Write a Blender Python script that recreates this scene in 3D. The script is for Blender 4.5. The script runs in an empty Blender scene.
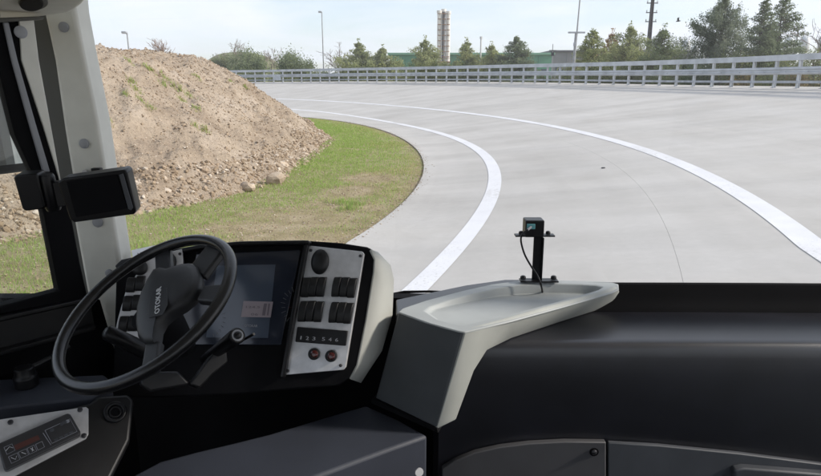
import bpy, bmesh, math, random
import numpy as np
from mathutils import Vector, Matrix
R_ = math.radians
rng = np.random.default_rng(7); random.seed(7)
scn = bpy.context.scene
COL = scn.collection

# ------------------------------------------------------------------ camera
H = 2.4                      # eye height above the grass
FPX = 620.0                  # focal length in photo pixels (photo 821 x 476)
HZ = 79.5                    # horizon row in the photo
PITCH = math.atan((238 - HZ) / FPX)
cam_d = bpy.data.cameras.new('camera'); cam = bpy.data.objects.new('camera', cam_d); COL.objects.link(cam)
cam_d.sensor_fit = 'HORIZONTAL'; cam_d.sensor_width = 36.0; cam_d.lens = 36.0 * FPX / 821.0
cam_d.clip_start = 0.05; cam_d.clip_end = 6000
cam.location = (0, 0, H); cam.rotation_euler = (math.pi / 2 - PITCH, 0, 0)
scn.camera = cam

# ------------------------------------------------------------------ light
SUN_EL, SUN_AZ = R_(31), R_(95)          # azimuth clockwise from +Y (towards the right)
world = bpy.data.worlds.new('World'); scn.world = world; world.use_nodes = True
nt = world.node_tree; N = nt.nodes; L = nt.links
for n in list(N): N.remove(n)
out = N.new('ShaderNodeOutputWorld'); bg = N.new('ShaderNodeBackground'); L.new(bg.outputs[0], out.inputs[0])
bg.inputs[1].default_value = 0.10
sky = N.new('ShaderNodeTexSky'); sky.sky_type = 'NISHITA'; sky.sun_disc = False
sky.sun_elevation = SUN_EL; sky.sun_rotation = SUN_AZ; sky.air_density = 1.0; sky.dust_density = 0.8; sky.ozone_density = 2.0
tc = N.new('ShaderNodeTexCoord'); sep = N.new('ShaderNodeSeparateXYZ'); L.new(tc.outputs['Generated'], sep.inputs[0])
zadd = N.new('ShaderNodeMath'); zadd.operation = 'ADD'; zadd.inputs[1].default_value = 0.10; L.new(sep.outputs[2], zadd.inputs[0])
zmx = N.new('ShaderNodeMath'); zmx.operation = 'MAXIMUM'; zmx.inputs[1].default_value = 0.03; L.new(zadd.outputs[0], zmx.inputs[0])
dv = N.new('ShaderNodeVectorMath'); dv.operation = 'DIVIDE'
cmb = N.new('ShaderNodeCombineXYZ')
for i in range(3): L.new(zmx.outputs[0], cmb.inputs[i])
L.new(tc.outputs['Generated'], dv.inputs[0]); L.new(cmb.outputs[0], dv.inputs[1])
noi = N.new('ShaderNodeTexNoise'); noi.inputs['Scale'].default_value = 0.55; noi.inputs['Detail'].default_value = 8; noi.inputs['Roughness'].default_value = 0.58
noi.inputs['Distortion'].default_value = 0.4
L.new(dv.outputs[0], noi.inputs['Vector'])
cr = N.new('ShaderNodeValToRGB'); cr.color_ramp.elements[0].position = 0.40; cr.color_ramp.elements[1].position = 0.66
cr.color_ramp.elements[0].color = (0.50,)*3 + (1,); cr.color_ramp.elements[1].color = (1.0,)*3 + (1,)
L.new(noi.outputs['Fac'], cr.inputs[0])
mixw = N.new('ShaderNodeMixRGB'); mixw.inputs['Color2'].default_value = (5.4, 5.65, 6.2, 1)
L.new(cr.outputs[0], mixw.inputs['Fac']); L.new(sky.outputs[0], mixw.inputs['Color1']); L.new(mixw.outputs[0], bg.inputs[0])
sun_d = bpy.data.lights.new('sun', 'SUN'); sun_d.energy = 2.5; sun_d.angle = R_(6); sun_d.color = (1, 0.93, 0.84)
sun = bpy.data.objects.new('sun', sun_d); COL.objects.link(sun)
sdir = Vector((math.sin(SUN_AZ) * math.cos(SUN_EL), math.cos(SUN_AZ) * math.cos(SUN_EL), math.sin(SUN_EL)))
sun.rotation_euler = sdir.to_track_quat('Z', 'Y').to_euler(); sun.location = (20, 20, 60)
vs = scn.view_settings; vs.view_transform = 'Standard'; vs.look = 'None'; vs.exposure = 0.98; vs.gamma = 1; vs.use_curve_mapping = False
scn.cycles.max_bounces = 8; scn.cycles.transparent_max_bounces = 12

# ------------------------------------------------------------------ pixel -> place helpers
cp, sp = math.cos(PITCH), math.sin(PITCH)
def ray(px, py):
    a = (px - 410.5) / FPX; b = (238 - py) / FPX
    return Vector((a, cp + b * sp, -sp + b * cp))
O3 = Vector((0, 0, H))
def onY(px, py, y): r = ray(px, py); return O3 + r * (y / r.y)
def onZ(px, py, z): r = ray(px, py); return O3 + r * (z / r.z)          # z relative to the eye
class Plane:
    def __init__(s, p, n): s.p = Vector(p); s.n = Vector(n).normalized()
    def at(s, px, py, off=0.0):
        r = ray(px, py); q = s.p + s.n * off
        return O3 + r * ((q - O3).dot(s.n) / r.dot(s.n))
    def pts(s, l, off=0.0): return [s.at(x, y, off) for x, y in l]

# ------------------------------------------------------------------ materials
MATS = {}
def mat(name, col, rough=0.6, metal=0.0, noise=0.0, scale=20.0, bump=0.0, bscale=200.0, col2=None, spec=0.5, coat=0.0, emit=None, detail=4.0):
    m = bpy.data.materials.new(name); m.use_nodes = True; MATS[name] = m
    t = m.node_tree; b = t.nodes['Principled BSDF']
    b.inputs['Base Color'].default_value = (*col, 1); b.inputs['Roughness'].default_value = rough; b.inputs['Metallic'].default_value = metal
    b.inputs['Specular IOR Level'].default_value = spec; b.inputs['Coat Weight'].default_value = coat
    tcn = t.nodes.new('ShaderNodeNewGeometry')
    if noise or col2:
        n = t.nodes.new('ShaderNodeTexNoise'); n.inputs['Scale'].default_value = scale; n.inputs['Detail'].default_value = detail
        t.links.new(tcn.outputs['Position'], n.inputs['Vector'])
        r = t.nodes.new('ShaderNodeValToRGB'); r.color_ramp.elements[0].position = 0.32; r.color_ramp.elements[1].position = 0.68
        c2 = col2 or tuple(min(1, c * (1 + noise)) for c in col); c1 = col if col2 else tuple(c * (1 - noise) for c in col)
        r.color_ramp.elements[0].color = (*c1, 1); r.color_ramp.elements[1].color = (*c2, 1)
        t.links.new(n.outputs['Fac'], r.inputs[0]); t.links.new(r.outputs[0], b.inputs['Base Color'])
    if bump:
        n = t.nodes.new('ShaderNodeTexNoise'); n.inputs['Scale'].default_value = bscale; n.inputs['Detail'].default_value = 3
        t.links.new(tcn.outputs['Position'], n.inputs['Vector'])
        bp = t.nodes.new('ShaderNodeBump'); bp.inputs['Strength'].default_value = bump; bp.inputs['Distance'].default_value = 1.0 / bscale
        t.links.new(n.outputs['Fac'], bp.inputs['Height']); t.links.new(bp.outputs[0], b.inputs['Normal'])
    if emit:
        b.inputs['Emission Color'].default_value = (*emit[0], 1); b.inputs['Emission Strength'].default_value = emit[1]
    return m
mat('black_plastic', (0.007, 0.007, 0.008), 0.42, bump=0.25, bscale=900, noise=0.2, scale=6, spec=0.4)
mat('black_satin', (0.005, 0.005, 0.006), 0.36, bump=0.08, bscale=700, spec=0.28)
mat('deep_black', (0.004, 0.004, 0.005), 0.8, noise=0.2, scale=5, spec=0.12)
mat('dash_black', (0.0105, 0.011, 0.0155), 0.33, bump=0.3, bscale=1100, noise=0.25, scale=7, spec=0.9)
mat('wheel_leather', (0.008, 0.008, 0.009), 0.27, bump=0.12, bscale=600)
mat('pad_rubber', (0.013, 0.0135, 0.016), 0.5, bump=0.2, bscale=900)
mat('panel_grey', (0.055, 0.060, 0.070), 0.55, bump=0.35, bscale=700, noise=0.12, scale=8)
mat('console_grey', (0.024, 0.028, 0.040), 0.6, bump=0.4, bscale=600, noise=0.1, scale=6)
mat('kick_grey', (0.06, 0.06, 0.065), 0.6, bump=0.3, bscale=600, noise=0.1, scale=6)
mat('tray_grey', (0.34, 0.36, 0.36), 0.55, bump=0.35, bscale=800, noise=0.06, scale=9)
mat('band_grey', (0.37, 0.38, 0.355), 0.6, bump=0.35, bscale=800, noise=0.04, scale=12)
mat('pillar_grey', (0.68, 0.675, 0.615), 0.55, bump=0.2, bscale=700, noise=0.05, scale=14)
mat('beige_trim', (0.40, 0.405, 0.375), 0.55, bump=0.2, bscale=700, noise=0.05, scale=10)
mat('cap_grey', (0.30, 0.31, 0.33), 0.45)
mat('tray_side_shaded', (0.065, 0.071, 0.077), 0.55, bump=0.35, bscale=700, noise=0.08, scale=10)
mat('channel_grey', (0.11, 0.11, 0.10), 0.7)
mat('seal_grey', (0.22, 0.23, 0.25), 0.4)
mat('brushed_metal', (0.56, 0.56, 0.57), 0.38, metal=0.35, noise=0.10, scale=40)
mat('dark_metal', (0.05, 0.05, 0.055), 0.4, metal=0.6)
mat('white_card', (0.85, 0.86, 0.88), 0.5)
mat('ink', (0.02, 0.02, 0.03), 0.6)
mat('print_white', (0.62, 0.63, 0.65), 0.5)
mat('print_grey', (0.26, 0.27, 0.30), 0.5)
mat('red_lens', (0.05, 0.006, 0.005), 0.22, coat=0.6)
mat('screen_glass', (0.020, 0.024, 0.036), 0.12, spec=0.6)
mat('screen_reflection', (0.062, 0.078, 0.108), 0.16, spec=0.6)
mat('lcd', (0.27, 0.23, 0.25), 0.35)
mat('tick_grey', (0.11, 0.115, 0.13), 0.5)
mat('lcd_ink', (0.12, 0.10, 0.12), 0.5)
mat('red_window', (0.09, 0.035, 0.03), 0.3)
mat('unit_grey', (0.035, 0.035, 0.038), 0.35)
mat('mirror', (0.85, 0.86, 0.88), 0.02, metal=1.0)
mat('cyan_plug', (0.10, 0.30, 0.33), 0.4)
mat('roof_liner', (0.65, 0.65, 0.63), 0.8)
mat('galvanised', (0.46, 0.48, 0.505), 0.45, metal=0.35, noise=0.16, scale=1.5, bump=0.05, bscale=60)
mat('galvanised_dull', (0.38, 0.40, 0.43), 0.55, metal=0.3, noise=0.2, scale=3)
mat('steel_pole', (0.30, 0.31, 0.32), 0.5, metal=0.4, noise=0.15, scale=3)
mat('chimney_white', (0.70, 0.68, 0.64), 0.6, noise=0.2, scale=0.8)
mat('rust', (0.28, 0.16, 0.09), 0.8, noise=0.3, scale=2)
mat('green_cladding', (0.085, 0.24, 0.155), 0.6, noise=0.12, scale=0.2)
mat('green_trim', (0.16, 0.32, 0.23), 0.6)
mat('grey_cladding', (0.20, 0.20, 0.21), 0.7, noise=0.15, scale=0.3)
mat('roof_dark', (0.09, 0.09, 0.10), 0.7)
mat('window_dark', (0.05, 0.07, 0.09), 0.15)
mat('tank_white', (0.50, 0.52, 0.53), 0.5, noise=0.1, scale=1)
mat('bark', (0.10, 0.08, 0.06), 0.9, noise=0.35, scale=5)
mat('twig', (0.20, 0.165, 0.14), 0.9, noise=0.25, scale=3)
mat('red_twig', (0.21, 0.14, 0.10), 0.9, noise=0.25, scale=3)
mat('bird_black', (0.02, 0.02, 0.022), 0.7)
mat('litter_white', (0.72, 0.74, 0.76), 0.4)
mat('joint_dark', (0.42, 0.405, 0.38), 0.95)
def leafmat(name, c1, c2, c3, scale=0.9):
    m = mat(name, c1, 0.65, spec=0.25); t = m.node_tree; b = t.nodes['Principled BSDF']
    g = t.nodes.new('ShaderNodeNewGeometry'); n = t.nodes.new('ShaderNodeTexNoise'); n.inputs['Scale'].default_value = scale; n.inputs['Detail'].default_value = 5; n.inputs['Roughness'].default_value = 0.7
    t.links.new(g.outputs['Position'], n.inputs['Vector'])
    r = t.nodes.new('ShaderNodeValToRGB'); e = r.color_ramp.elements
    e[0].position = 0.33; e[0].color = (*c1, 1); e[1].position = 0.7; e[1].color = (*c3, 1); k = e.new(0.5); k.color = (*c2, 1)
    t.links.new(n.outputs['Fac'], r.inputs[0]); t.links.new(r.outputs[0], b.inputs['Base Color'])
    tr = t.nodes.new('ShaderNodeBsdfTranslucent'); t.links.new(r.outputs[0], tr.inputs[0])
    mx = t.nodes.new('ShaderNodeMixShader'); mx.inputs[0].default_value = 0.55
    o = t.nodes['Material Output']; t.links.new(b.outputs[0], mx.inputs[1]); t.links.new(tr.outputs[0], mx.inputs[2]); t.links.new(mx.outputs[0], o.inputs[0])
    return m
leafmat('leaf_pine', (0.13, 0.17, 0.085), (0.20, 0.245, 0.12), (0.29, 0.32, 0.165))
leafmat('leaf_light', (0.20, 0.24, 0.10), (0.32, 0.35, 0.16), (0.43, 0.44, 0.22))
leafmat('leaf_dark', (0.11, 0.145, 0.085), (0.17, 0.21, 0.125), (0.25, 0.285, 0.17))
leafmat('leaf_blue', (0.13, 0.165, 0.11), (0.20, 0.235, 0.165), (0.33, 0.35, 0.25))
leafmat('leaf_autumn', (0.26, 0.17, 0.09), (0.36, 0.25, 0.12), (0.36, 0.31, 0.15))
leafmat('leaf_shrub', (0.11, 0.14, 0.06), (0.18, 0.21, 0.09), (0.27, 0.26, 0.13))
leafmat('leaf_dry', (0.16, 0.13, 0.06), (0.22, 0.18, 0.09), (0.28, 0.23, 0.12))
# glass
def glassmat(name, tint, refl):
    m = bpy.data.materials.new(name); m.use_nodes = True; MATS[name] = m; t = m.node_tree
    for n in list(t.nodes): t.nodes.remove(n)
    o = t.nodes.new('ShaderNodeOutputMaterial'); mx = t.nodes.new('ShaderNodeMixShader')
    tr = t.nodes.new('ShaderNodeBsdfTransparent'); tr.inputs[0].default_value = (*tint, 1)
    gl = t.nodes.new('ShaderNodeBsdfGlossy'); gl.inputs['Roughness'].default_value = 0.02
    mx.inputs[0].default_value = refl
    g_ = t.nodes.new('ShaderNodeNewGeometry'); nz_ = t.nodes.new('ShaderNodeTexNoise'); nz_.inputs['Scale'].default_value = 5; nz_.inputs['Detail'].default_value = 6; t.links.new(g_.outputs['Position'], nz_.inputs['Vector'])
    mr_ = t.nodes.new('ShaderNodeMapRange'); mr_.inputs[1].default_value = 0.45; mr_.inputs[2].default_value = 0.8; mr_.inputs[3].default_value = 0.008; mr_.inputs[4].default_value = 0.05; t.links.new(nz_.outputs['Fac'], mr_.inputs[0])
    df_ = t.nodes.new('ShaderNodeBsdfTranslucent'); df_.inputs[0].default_value = (.7, .7, .7, 1); mz = t.nodes.new('ShaderNodeMixShader')      # thin film of dust on the pane
    t.links.new(tr.outputs[0], mx.inputs[1]); t.links.new(gl.outputs[0], mx.inputs[2]); t.links.new(mr_.outputs[0], mz.inputs[0]); t.links.new(mx.outputs[0], mz.inputs[1]); t.links.new(df_.outputs[0], mz.inputs[2]); t.links.new(mz.outputs[0], o.inputs[0])
glassmat('windscreen_glass', (0.96, 0.97, 0.97), 0.035)
glassmat('window_glass', (0.93, 0.95, 0.94), 0.04)

# ------------------------------------------------------------------ mesh helpers
def tag(o, label=None, cat=None, group=None, kind=None):
    if label: o['label'] = label
    if cat: o['category'] = cat
    if group: o['group'] = group
    if kind: o['kind'] = kind
    return o
def worldloc(o):
    v = Vector((0, 0, 0))
    while o: v += o.location; o = o.parent
    return v
def empty(name, loc, label, cat, group=None):
    o = bpy.data.objects.new(name, None); COL.objects.link(o); o.location = loc; o.empty_display_size = 0.1
    return tag(o, label, cat, group)
def fix_smooth(me, ang=40):
    bm = bmesh.new(); bm.from_mesh(me)
    bmesh.ops.recalc_face_normals(bm, faces=bm.faces)
    for f in bm.faces: f.smooth = True
    lim = R_(ang)
    for e in bm.edges:
        if len(e.link_faces) == 2 and e.calc_face_angle(0) > lim: e.smooth = False
    bm.to_mesh(me); bm.free()
class MB:
    def __init__(s): s.v = []; s.f = []
    def poly(s, pts):
        k = len(s.v); s.v += [tuple(p) for p in pts]; s.f.append(tuple(range(k, k + len(pts)))); return s
    def prism(s, pts, vec):
        vec = Vector(vec); k = len(s.v); n = len(pts)
        s.v += [tuple(p) for p in pts] + [tuple(Vector(p) + vec) for p in pts]
        s.f.append(tuple(range(k, k + n))); s.f.append(tuple(range(k + 2 * n - 1, k + n - 1, -1)))
        for i in range(n): j = (i + 1) % n; s.f.append((k + i, k + n + i, k + n + j, k + j))
        return s
    def box(s, c, sx, sy, sz, M=None):
        P = [Vector((a * sx / 2, b * sy / 2, d * sz / 2)) for d in (-1, 1) for a, b in ((-1, -1), (1, -1), (1, 1), (-1, 1))]
        c = Vector(c)
        if M is not None: P = [M @ p for p in P]
        k = len(s.v); s.v += [tuple(c + p) for p in P]
        for f in ((3, 2, 1, 0), (4, 5, 6, 7), (0, 1, 5, 4), (1, 2, 6, 5), (2, 3, 7, 6), (3, 0, 4, 7)): s.f.append(tuple(k + i for i in f))
        return s
    def tube(s, path, rad, n=8, cap=True, closed=False):
        path = [Vector(p) for p in path]; m = len(path)
        rads = rad if isinstance(rad, (list, tuple)) else [rad] * m
        k = len(s.v); prev = None
        for i, p in enumerate(path):
            a = path[(i - 1) % m] if (closed or i > 0) else p; b = path[(i + 1) % m] if (closed or i < m - 1) else p
            t = (b - a).normalized()
            if prev is None:
                u = t.orthogonal().normalized()
            else:
                u = (prev - t * prev.dot(t)); u = u.normalized() if u.length > 1e-6 else t.orthogonal().normalized()
            prev = u; w = t.cross(u)
            for j in range(n):
                q = 2 * math.pi * j / n; s.v.append(tuple(p + (u * math.cos(q) + w * math.sin(q)) * rads[i]))
        for i in range(m if closed else m - 1):
            i2 = (i + 1) % m
            for j in range(n):
                j2 = (j + 1) % n; s.f.append((k + i * n + j, k + i * n + j2, k + i2 * n + j2, k + i2 * n + j))
        if cap and not closed:
            s.f.append(tuple(k + j for j in range(n - 1, -1, -1))); s.f.append(tuple(k + (m - 1) * n + j for j in range(n)))
        return s
    def disc(s, c, n, r, h, seg=20, ry=None, up=None, dome=0.0):
        n = Vector(n).normalized(); u = Vector(up).normalized() if up is not None else (Vector((0, 0, 1)) if abs(n.z) < 0.95 else Vector((0, 1, 0))); u = (u - n * u.dot(n)).normalized(); w = u.cross(n)
        ry = ry or r; c = Vector(c); k = len(s.v)
        rings = [(1, 0), (1, h)] + ([(0.8, h + dome * 0.6), (0.45, h + dome)] if dome else [])
        for q, z in rings:
            for j in range(seg):
                a = 2 * math.pi * j / seg; s.v.append(tuple(c + n * z + w * math.cos(a) * r * q + u * math.sin(a) * ry * q))
        for i in range(len(rings) - 1):
            for j in range(seg):
                j2 = (j + 1) % seg; s.f.append((k + i * seg + j, k + i * seg + j2, k + (i + 1) * seg + j2, k + (i + 1) * seg + j))
        s.f.append(tuple(k + j for j in range(seg - 1, -1, -1))); s.f.append(tuple(k + (len(rings) - 1) * seg + j for j in range(seg)))
        return s
    def build(s, name, m, parent=None, bevel=0.0, seg=2, ang=40, smooth=True):
        me = bpy.data.meshes.new(name); o = bpy.data.objects.new(name, me); COL.objects.link(o)
        off = worldloc(parent) if parent else Vector((0, 0, 0))
        me.from_pydata([(x - off.x, y - off.y, z - off.z) for x, y, z in s.v], [], s.f)
        if smooth: fix_smooth(me, ang)
        me.materials.append(MATS[m] if isinstance(m, str) else m)
        if parent: o.parent = parent
        if bevel:
            b = o.modifiers.new('bevel', 'BEVEL'); b.width = bevel; b.segments = seg; b.limit_method = 'ANGLE'; b.angle_limit = R_(35); b.harden_normals = False
        return o
def circle_pts(c, n, r, seg=20, up=(0, 0, 1)):
    n = Vector(n).normalized(); u = Vector(up) if abs(n.z) < 0.95 else Vector((0, 1, 0)); u = (u - n * u.dot(n)).normalized(); w = u.cross(n)
    return [Vector(c) + w * math.cos(2 * math.pi * j / seg) * r + u * math.sin(2 * math.pi * j / seg) * r for j in range(seg)]
def text_on(name, body, p0, p1, normal, size, m, parent, thick=0.0006):
    """flat lettering whose baseline runs p0 -> p1 on a surface facing normal"""
    p0, p1 = Vector(p0), Vector(p1); n = Vector(normal).normalized(); x = (p1 - p0); ln = x.length; x.normalize()
    n = (n - x * n.dot(x)).normalized(); y = n.cross(x)
    cu = bpy.data.curves.new(name, 'FONT'); cu.body = body; cu.extrude = thick; cu.resolution_u = 2
    t = bpy.data.objects.new(name + '_tmp', cu); COL.objects.link(t)
    dg = bpy.context.evaluated_depsgraph_get(); me = bpy.data.meshes.new_from_object(t.evaluated_get(dg)); bpy.data.objects.remove(t); bpy.data.curves.remove(cu)
    xs = [v.co.x for v in me.vertices]; ys = [v.co.y for v in me.vertices]
    sx = ln / (max(xs) - min(xs)); sy = size / (max(ys) - min(ys)); x0, y0 = min(xs), min(ys)
    off = worldloc(parent)
    for v in me.vertices:
        q = p0 + x * (v.co.x - x0) * sx + y * (v.co.y - y0) * sy + n * (v.co.z + thick); v.co = q - off
    o = bpy.data.objects.new(name, me); COL.objects.link(o); o.parent = parent; me.materials.clear(); me.materials.append(MATS[m]); return o
def np_mesh(name, V, F, m, parent=None, attrs=None, smooth=False):
    V = np.asarray(V, dtype=np.float32); F = np.asarray(F, dtype=np.int32); k = F.shape[1]
    if parent is not None: V = V - np.array(worldloc(parent), dtype=np.float32)
    me = bpy.data.meshes.new(name); me.vertices.add(len(V)); me.vertices.foreach_set('co', V.ravel())
    me.loops.add(F.size); me.loops.foreach_set('vertex_index', F.ravel())
    me.polygons.add(len(F)); me.polygons.foreach_set('loop_start', np.arange(0, F.size, k, dtype=np.int32))
    me.polygons.foreach_set('use_smooth', np.full(len(F), bool(smooth)))
    for an, av in (attrs or {}).items():
        at = me.attributes.new(an, 'FLOAT', 'POINT'); at.data.foreach_set('value', np.asarray(av, dtype=np.float32))
    me.update(calc_edges=True); me.validate()
    o = bpy.data.objects.new(name, me); COL.objects.link(o); me.materials.append(MATS[m] if isinstance(m, str) else m)
    if parent is not None: o.parent = parent
    return o
# small value noise in numpy for terrain shapes
_perm = rng.random((256, 256))
def vnoise(x, y):
    xi = np.floor(x).astype(int); yi = np.floor(y).astype(int); fx = x - xi; fy = y - yi
    fx = fx * fx * (3 - 2 * fx); fy = fy * fy * (3 - 2 * fy)
    g = lambda a, b: _perm[a % 256, b % 256]
    return (g(xi, yi) * (1 - fx) + g(xi + 1, yi) * fx) * (1 - fy) + (g(xi, yi + 1) * (1 - fx) + g(xi + 1, yi + 1) * fx) * fy
def fbm(x, y, o=4):
    s = 0; a = 0.5
    for i in range(o): s = s + a * (vnoise(x * 2 ** i + 17.3 * i, y * 2 ** i + 9.1 * i) - 0.5); a *= 0.5
    return s

# ================================================================== track geometry
CX, CY = -54.5, 19.6
RR = 74.7                                 # radius of the guard rail
def railz(th):                            # height of the outer edge along the bend (th in degrees)
    return np.interp(th, [-40, 6, 14, 19, 28, 36, 51, 58, 66, 110], [2.0, 1.99, 1.98, 2.0, 2.08, 2.12, 2.12, 2.06, 2.0, 2.0])
def road_z(x, y):
    x = np.asarray(x, float); y = np.asarray(y, float)
    rho = np.hypot(x - CX, y - CY); th = np.degrees(np.arctan2(y - CY, x - CX))
    d = rho - 55.3; s = 0.35
    base = 0.104 * s * np.logaddexp(0, d / s)
    return base + (railz(th) - 2.018) * np.clip((rho - 61) / 13.7, 0, 1)
def hit_road(px, py):
    r = ray(px, py); lo, hi = 2.0, 200.0
    ts = np.linspace(3, 140, 4000); g = H + r.z * ts - road_z(r.x * ts, r.y * ts)
    k = int(np.argmax(g < 0)); t = ts[k]
    return Vector((r.x * t, r.y * t, float(road_z(r.x * t, r.y * t))))
def trace(pts, deg=4):
    P = [hit_road(*p) for p in pts]
    th = np.array([math.degrees(math.atan2(p.y - CY, p.x - CX)) for p in P]); rho = np.array([math.hypot(p.x - CX, p.y - CY) for p in P])
    c = np.polyfit(th / 40, rho, deg); a, b = th.min(), th.max()
    return lambda t: np.polyval(c, np.clip(t, a, b) / 40)
edge_f = trace([(348.5,243),(380,220),(390,211.8),(405,202),(419.5,182),(425.3,164),(415.7,149),(406.4,141.4),(391,133),(349.6,122.3),(330.7,119.8),(299,116.7)], 4)
in_f = trace([(413.6,292.8),(448.8,255.9),(476.7,222.3),(490.8,198.8),(494.5,175.3),(485.8,156.8),(460.6,140.5),(434.6,131.9),(415.7,127.2),(377.8,120.2),(349.6,115.4),(313,111),(284,108.8)], 5)
out_f = trace([(810,247),(777,220),(768,209.4),(738.6,192.6),(709,177),(665,157),(640,148.7),(621,143.2),(586,133.1),(523,121.3),(480,114.7),(453.5,111.6),(415.7,107.3),(377.8,104.6),(349.6,102.3),(313,100.3),(270,98.6)], 4)
joint_f = trace([(735,280),(702,237),(668,205),(655,190)], 1)
def polar(th, rho): return CX + rho * np.cos(np.radians(th)), CY + rho * np.sin(np.radians(th))
TH0, TH1 = -36.0, 100.0

# ================================================================== ground, track
def surfmat(name, cols, scale, rough=0.95, fine=40.0, bump=0.5, bdist=0.02, rnd=0.0, fac2=0.25):
    m = bpy.data.materials.new(name); m.use_nodes = True; MATS[name] = m; t = m.node_tree; b = t.nodes['Principled BSDF']
    b.inputs['Roughness'].default_value = rough; b.inputs['Specular IOR Level'].default_value = 0.25
    g = t.nodes.new('ShaderNodeNewGeometry')
    def nz(s, d=6, ro=0.6):
        n = t.nodes.new('ShaderNodeTexNoise'); n.inputs['Scale'].default_value = s; n.inputs['Detail'].default_value = d; n.inputs['Roughness'].default_value = ro
        t.links.new(g.outputs['Position'], n.inputs['Vector']); return n
    n1 = nz(scale); n2 = nz(fine, 4, 0.7)
    r = t.nodes.new('ShaderNodeValToRGB'); e = r.color_ramp.elements
    e[0].position = 0.3; e[0].color = (*cols[0], 1); e[1].position = 0.7; e[1].color = (*cols[-1], 1)
    for i, c in enumerate(cols[1:-1]): k = e.new(0.3 + 0.4 * (i + 1) / (len(cols) - 1)); k.color = (*c, 1)
    t.links.new(n1.outputs['Fac'], r.inputs[0])
    ov = t.nodes.new('ShaderNodeMixRGB'); ov.blend_type = 'OVERLAY'; ov.inputs[0].default_value = fac2
    t.links.new(r.outputs[0], ov.inputs[1]); t.links.new(n2.outputs['Fac'], ov.inputs[2]); last = ov.outputs[0]
    if rnd:
        oi = t.nodes.new('ShaderNodeObjectInfo'); mr = t.nodes.new('ShaderNodeMapRange'); mr.inputs[3].default_value = 1 - rnd; mr.inputs[4].default_value = 1 + rnd
        t.links.new(oi.outputs['Random'], mr.inputs[0]); mu = t.nodes.new('ShaderNodeMixRGB'); mu.blend_type = 'MULTIPLY'; mu.inputs[0].default_value = 1
        t.links.new(last, mu.inputs[1]); t.links.new(mr.outputs[0], mu.inputs[2]); last = mu.outputs[0]
    t.links.new(last, b.inputs['Base Color'])
    if bump:
        bp = t.nodes.new('ShaderNodeBump'); bp.inputs['Strength'].default_value = bump; bp.inputs['Distance'].default_value = bdist
        t.links.new(n2.outputs['Fac'], bp.inputs['Height']); t.links.new(bp.outputs[0], b.inputs['Normal'])
    return m
surfmat('concrete', [(0.415, 0.397, 0.372), (0.455, 0.438, 0.415), (0.488, 0.472, 0.452)], 0.45, rough=0.85, fine=9, bump=0.12, bdist=0.004, rnd=0.022, fac2=0.08)
surfmat('soil', [(0.24, 0.20, 0.10), (0.33, 0.27, 0.16), (0.43, 0.35, 0.235)], 2.2, fine=26, bump=1.0, bdist=0.04, fac2=0.5)
surfmat('mound_soil', [(0.265, 0.205, 0.15), (0.35, 0.28, 0.21), (0.435, 0.36, 0.285)], 0.8, fine=14, bump=1.0, bdist=0.06, fac2=0.5)
surfmat('stone', [(0.32, 0.245, 0.175), (0.44, 0.355, 0.27), (0.54, 0.46, 0.37)], 3.0, fine=30, bump=0.7, fac2=0.3, rnd=0.2)
surfmat('hill_grass', [(0.10, 0.12, 0.05), (0.15, 0.165, 0.075), (0.20, 0.20, 0.10)], 0.15, fine=1.5, bump=0)
# concrete: streaks down the bank, partly painting in the posts' soft shadows
def add_streaks(m, amt):
    t = m.node_tree; b = t.nodes['Principled BSDF']; src = b.inputs['Base Color'].links[0].from_socket
    g = t.nodes.new('ShaderNodeNewGeometry'); sx = t.nodes.new('ShaderNodeVectorMath'); sx.operation = 'SUBTRACT'; sx.inputs[1].default_value = (CX, CY, 0)
    t.links.new(g.outputs['Position'], sx.inputs[0]); s = t.nodes.new('ShaderNodeSeparateXYZ'); t.links.new(sx.outputs[0], s.inputs[0])
    at = t.nodes.new('ShaderNodeMath'); at.operation = 'ARCTAN2'; t.links.new(s.outputs[1], at.inputs[0]); t.links.new(s.outputs[0], at.inputs[1])
    ln = t.nodes.new('ShaderNodeVectorMath'); ln.operation = 'LENGTH'; fl = t.nodes.new('ShaderNodeCombineXYZ')
    t.links.new(s.outputs[0], fl.inputs[0]); t.links.new(s.outputs[1], fl.inputs[1]); t.links.new(fl.outputs[0], ln.inputs[0])
    def streak(ka, kr, lo, hi, amount, src):
        c = t.nodes.new('ShaderNodeCombineXYZ'); m1 = t.nodes.new('ShaderNodeMath'); m1.operation = 'MULTIPLY'; m1.inputs[1].default_value = ka
        m2 = t.nodes.new('ShaderNodeMath'); m2.operation = 'MULTIPLY'; m2.inputs[1].default_value = kr
        t.links.new(at.outputs[0], m1.inputs[0]); t.links.new(ln.outputs['Value'], m2.inputs[0]); t.links.new(m1.outputs[0], c.inputs[0]); t.links.new(m2.outputs[0], c.inputs[1])
        n = t.nodes.new('ShaderNodeTexNoise'); n.inputs['Scale'].default_value = 1; n.inputs['Detail'].default_value = 5; t.links.new(c.outputs[0], n.inputs['Vector'])
        mr = t.nodes.new('ShaderNodeMapRange'); mr.inputs[1].default_value = lo; mr.inputs[2].default_value = hi; mr.inputs[3].default_value = 1 - amount; mr.inputs[4].default_value = 1 + amount * 0.35
        t.links.new(n.outputs['Fac'], mr.inputs[0]); mu = t.nodes.new('ShaderNodeMixRGB'); mu.blend_type = 'MULTIPLY'; mu.inputs[0].default_value = 1
        t.links.new(src, mu.inputs[1]); t.links.new(mr.outputs[0], mu.inputs[2]); return mu.outputs[0]
    o = streak(46, 0.10, 0.34, 0.60, amt * 1.1, src)          # down the slope
    o = streak(9, 2.2, 0.35, 0.65, amt * 0.35, o)        # along the lane
    t.links.new(o, b.inputs['Base Color'])
add_streaks(MATS['concrete'], 0.07)
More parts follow.
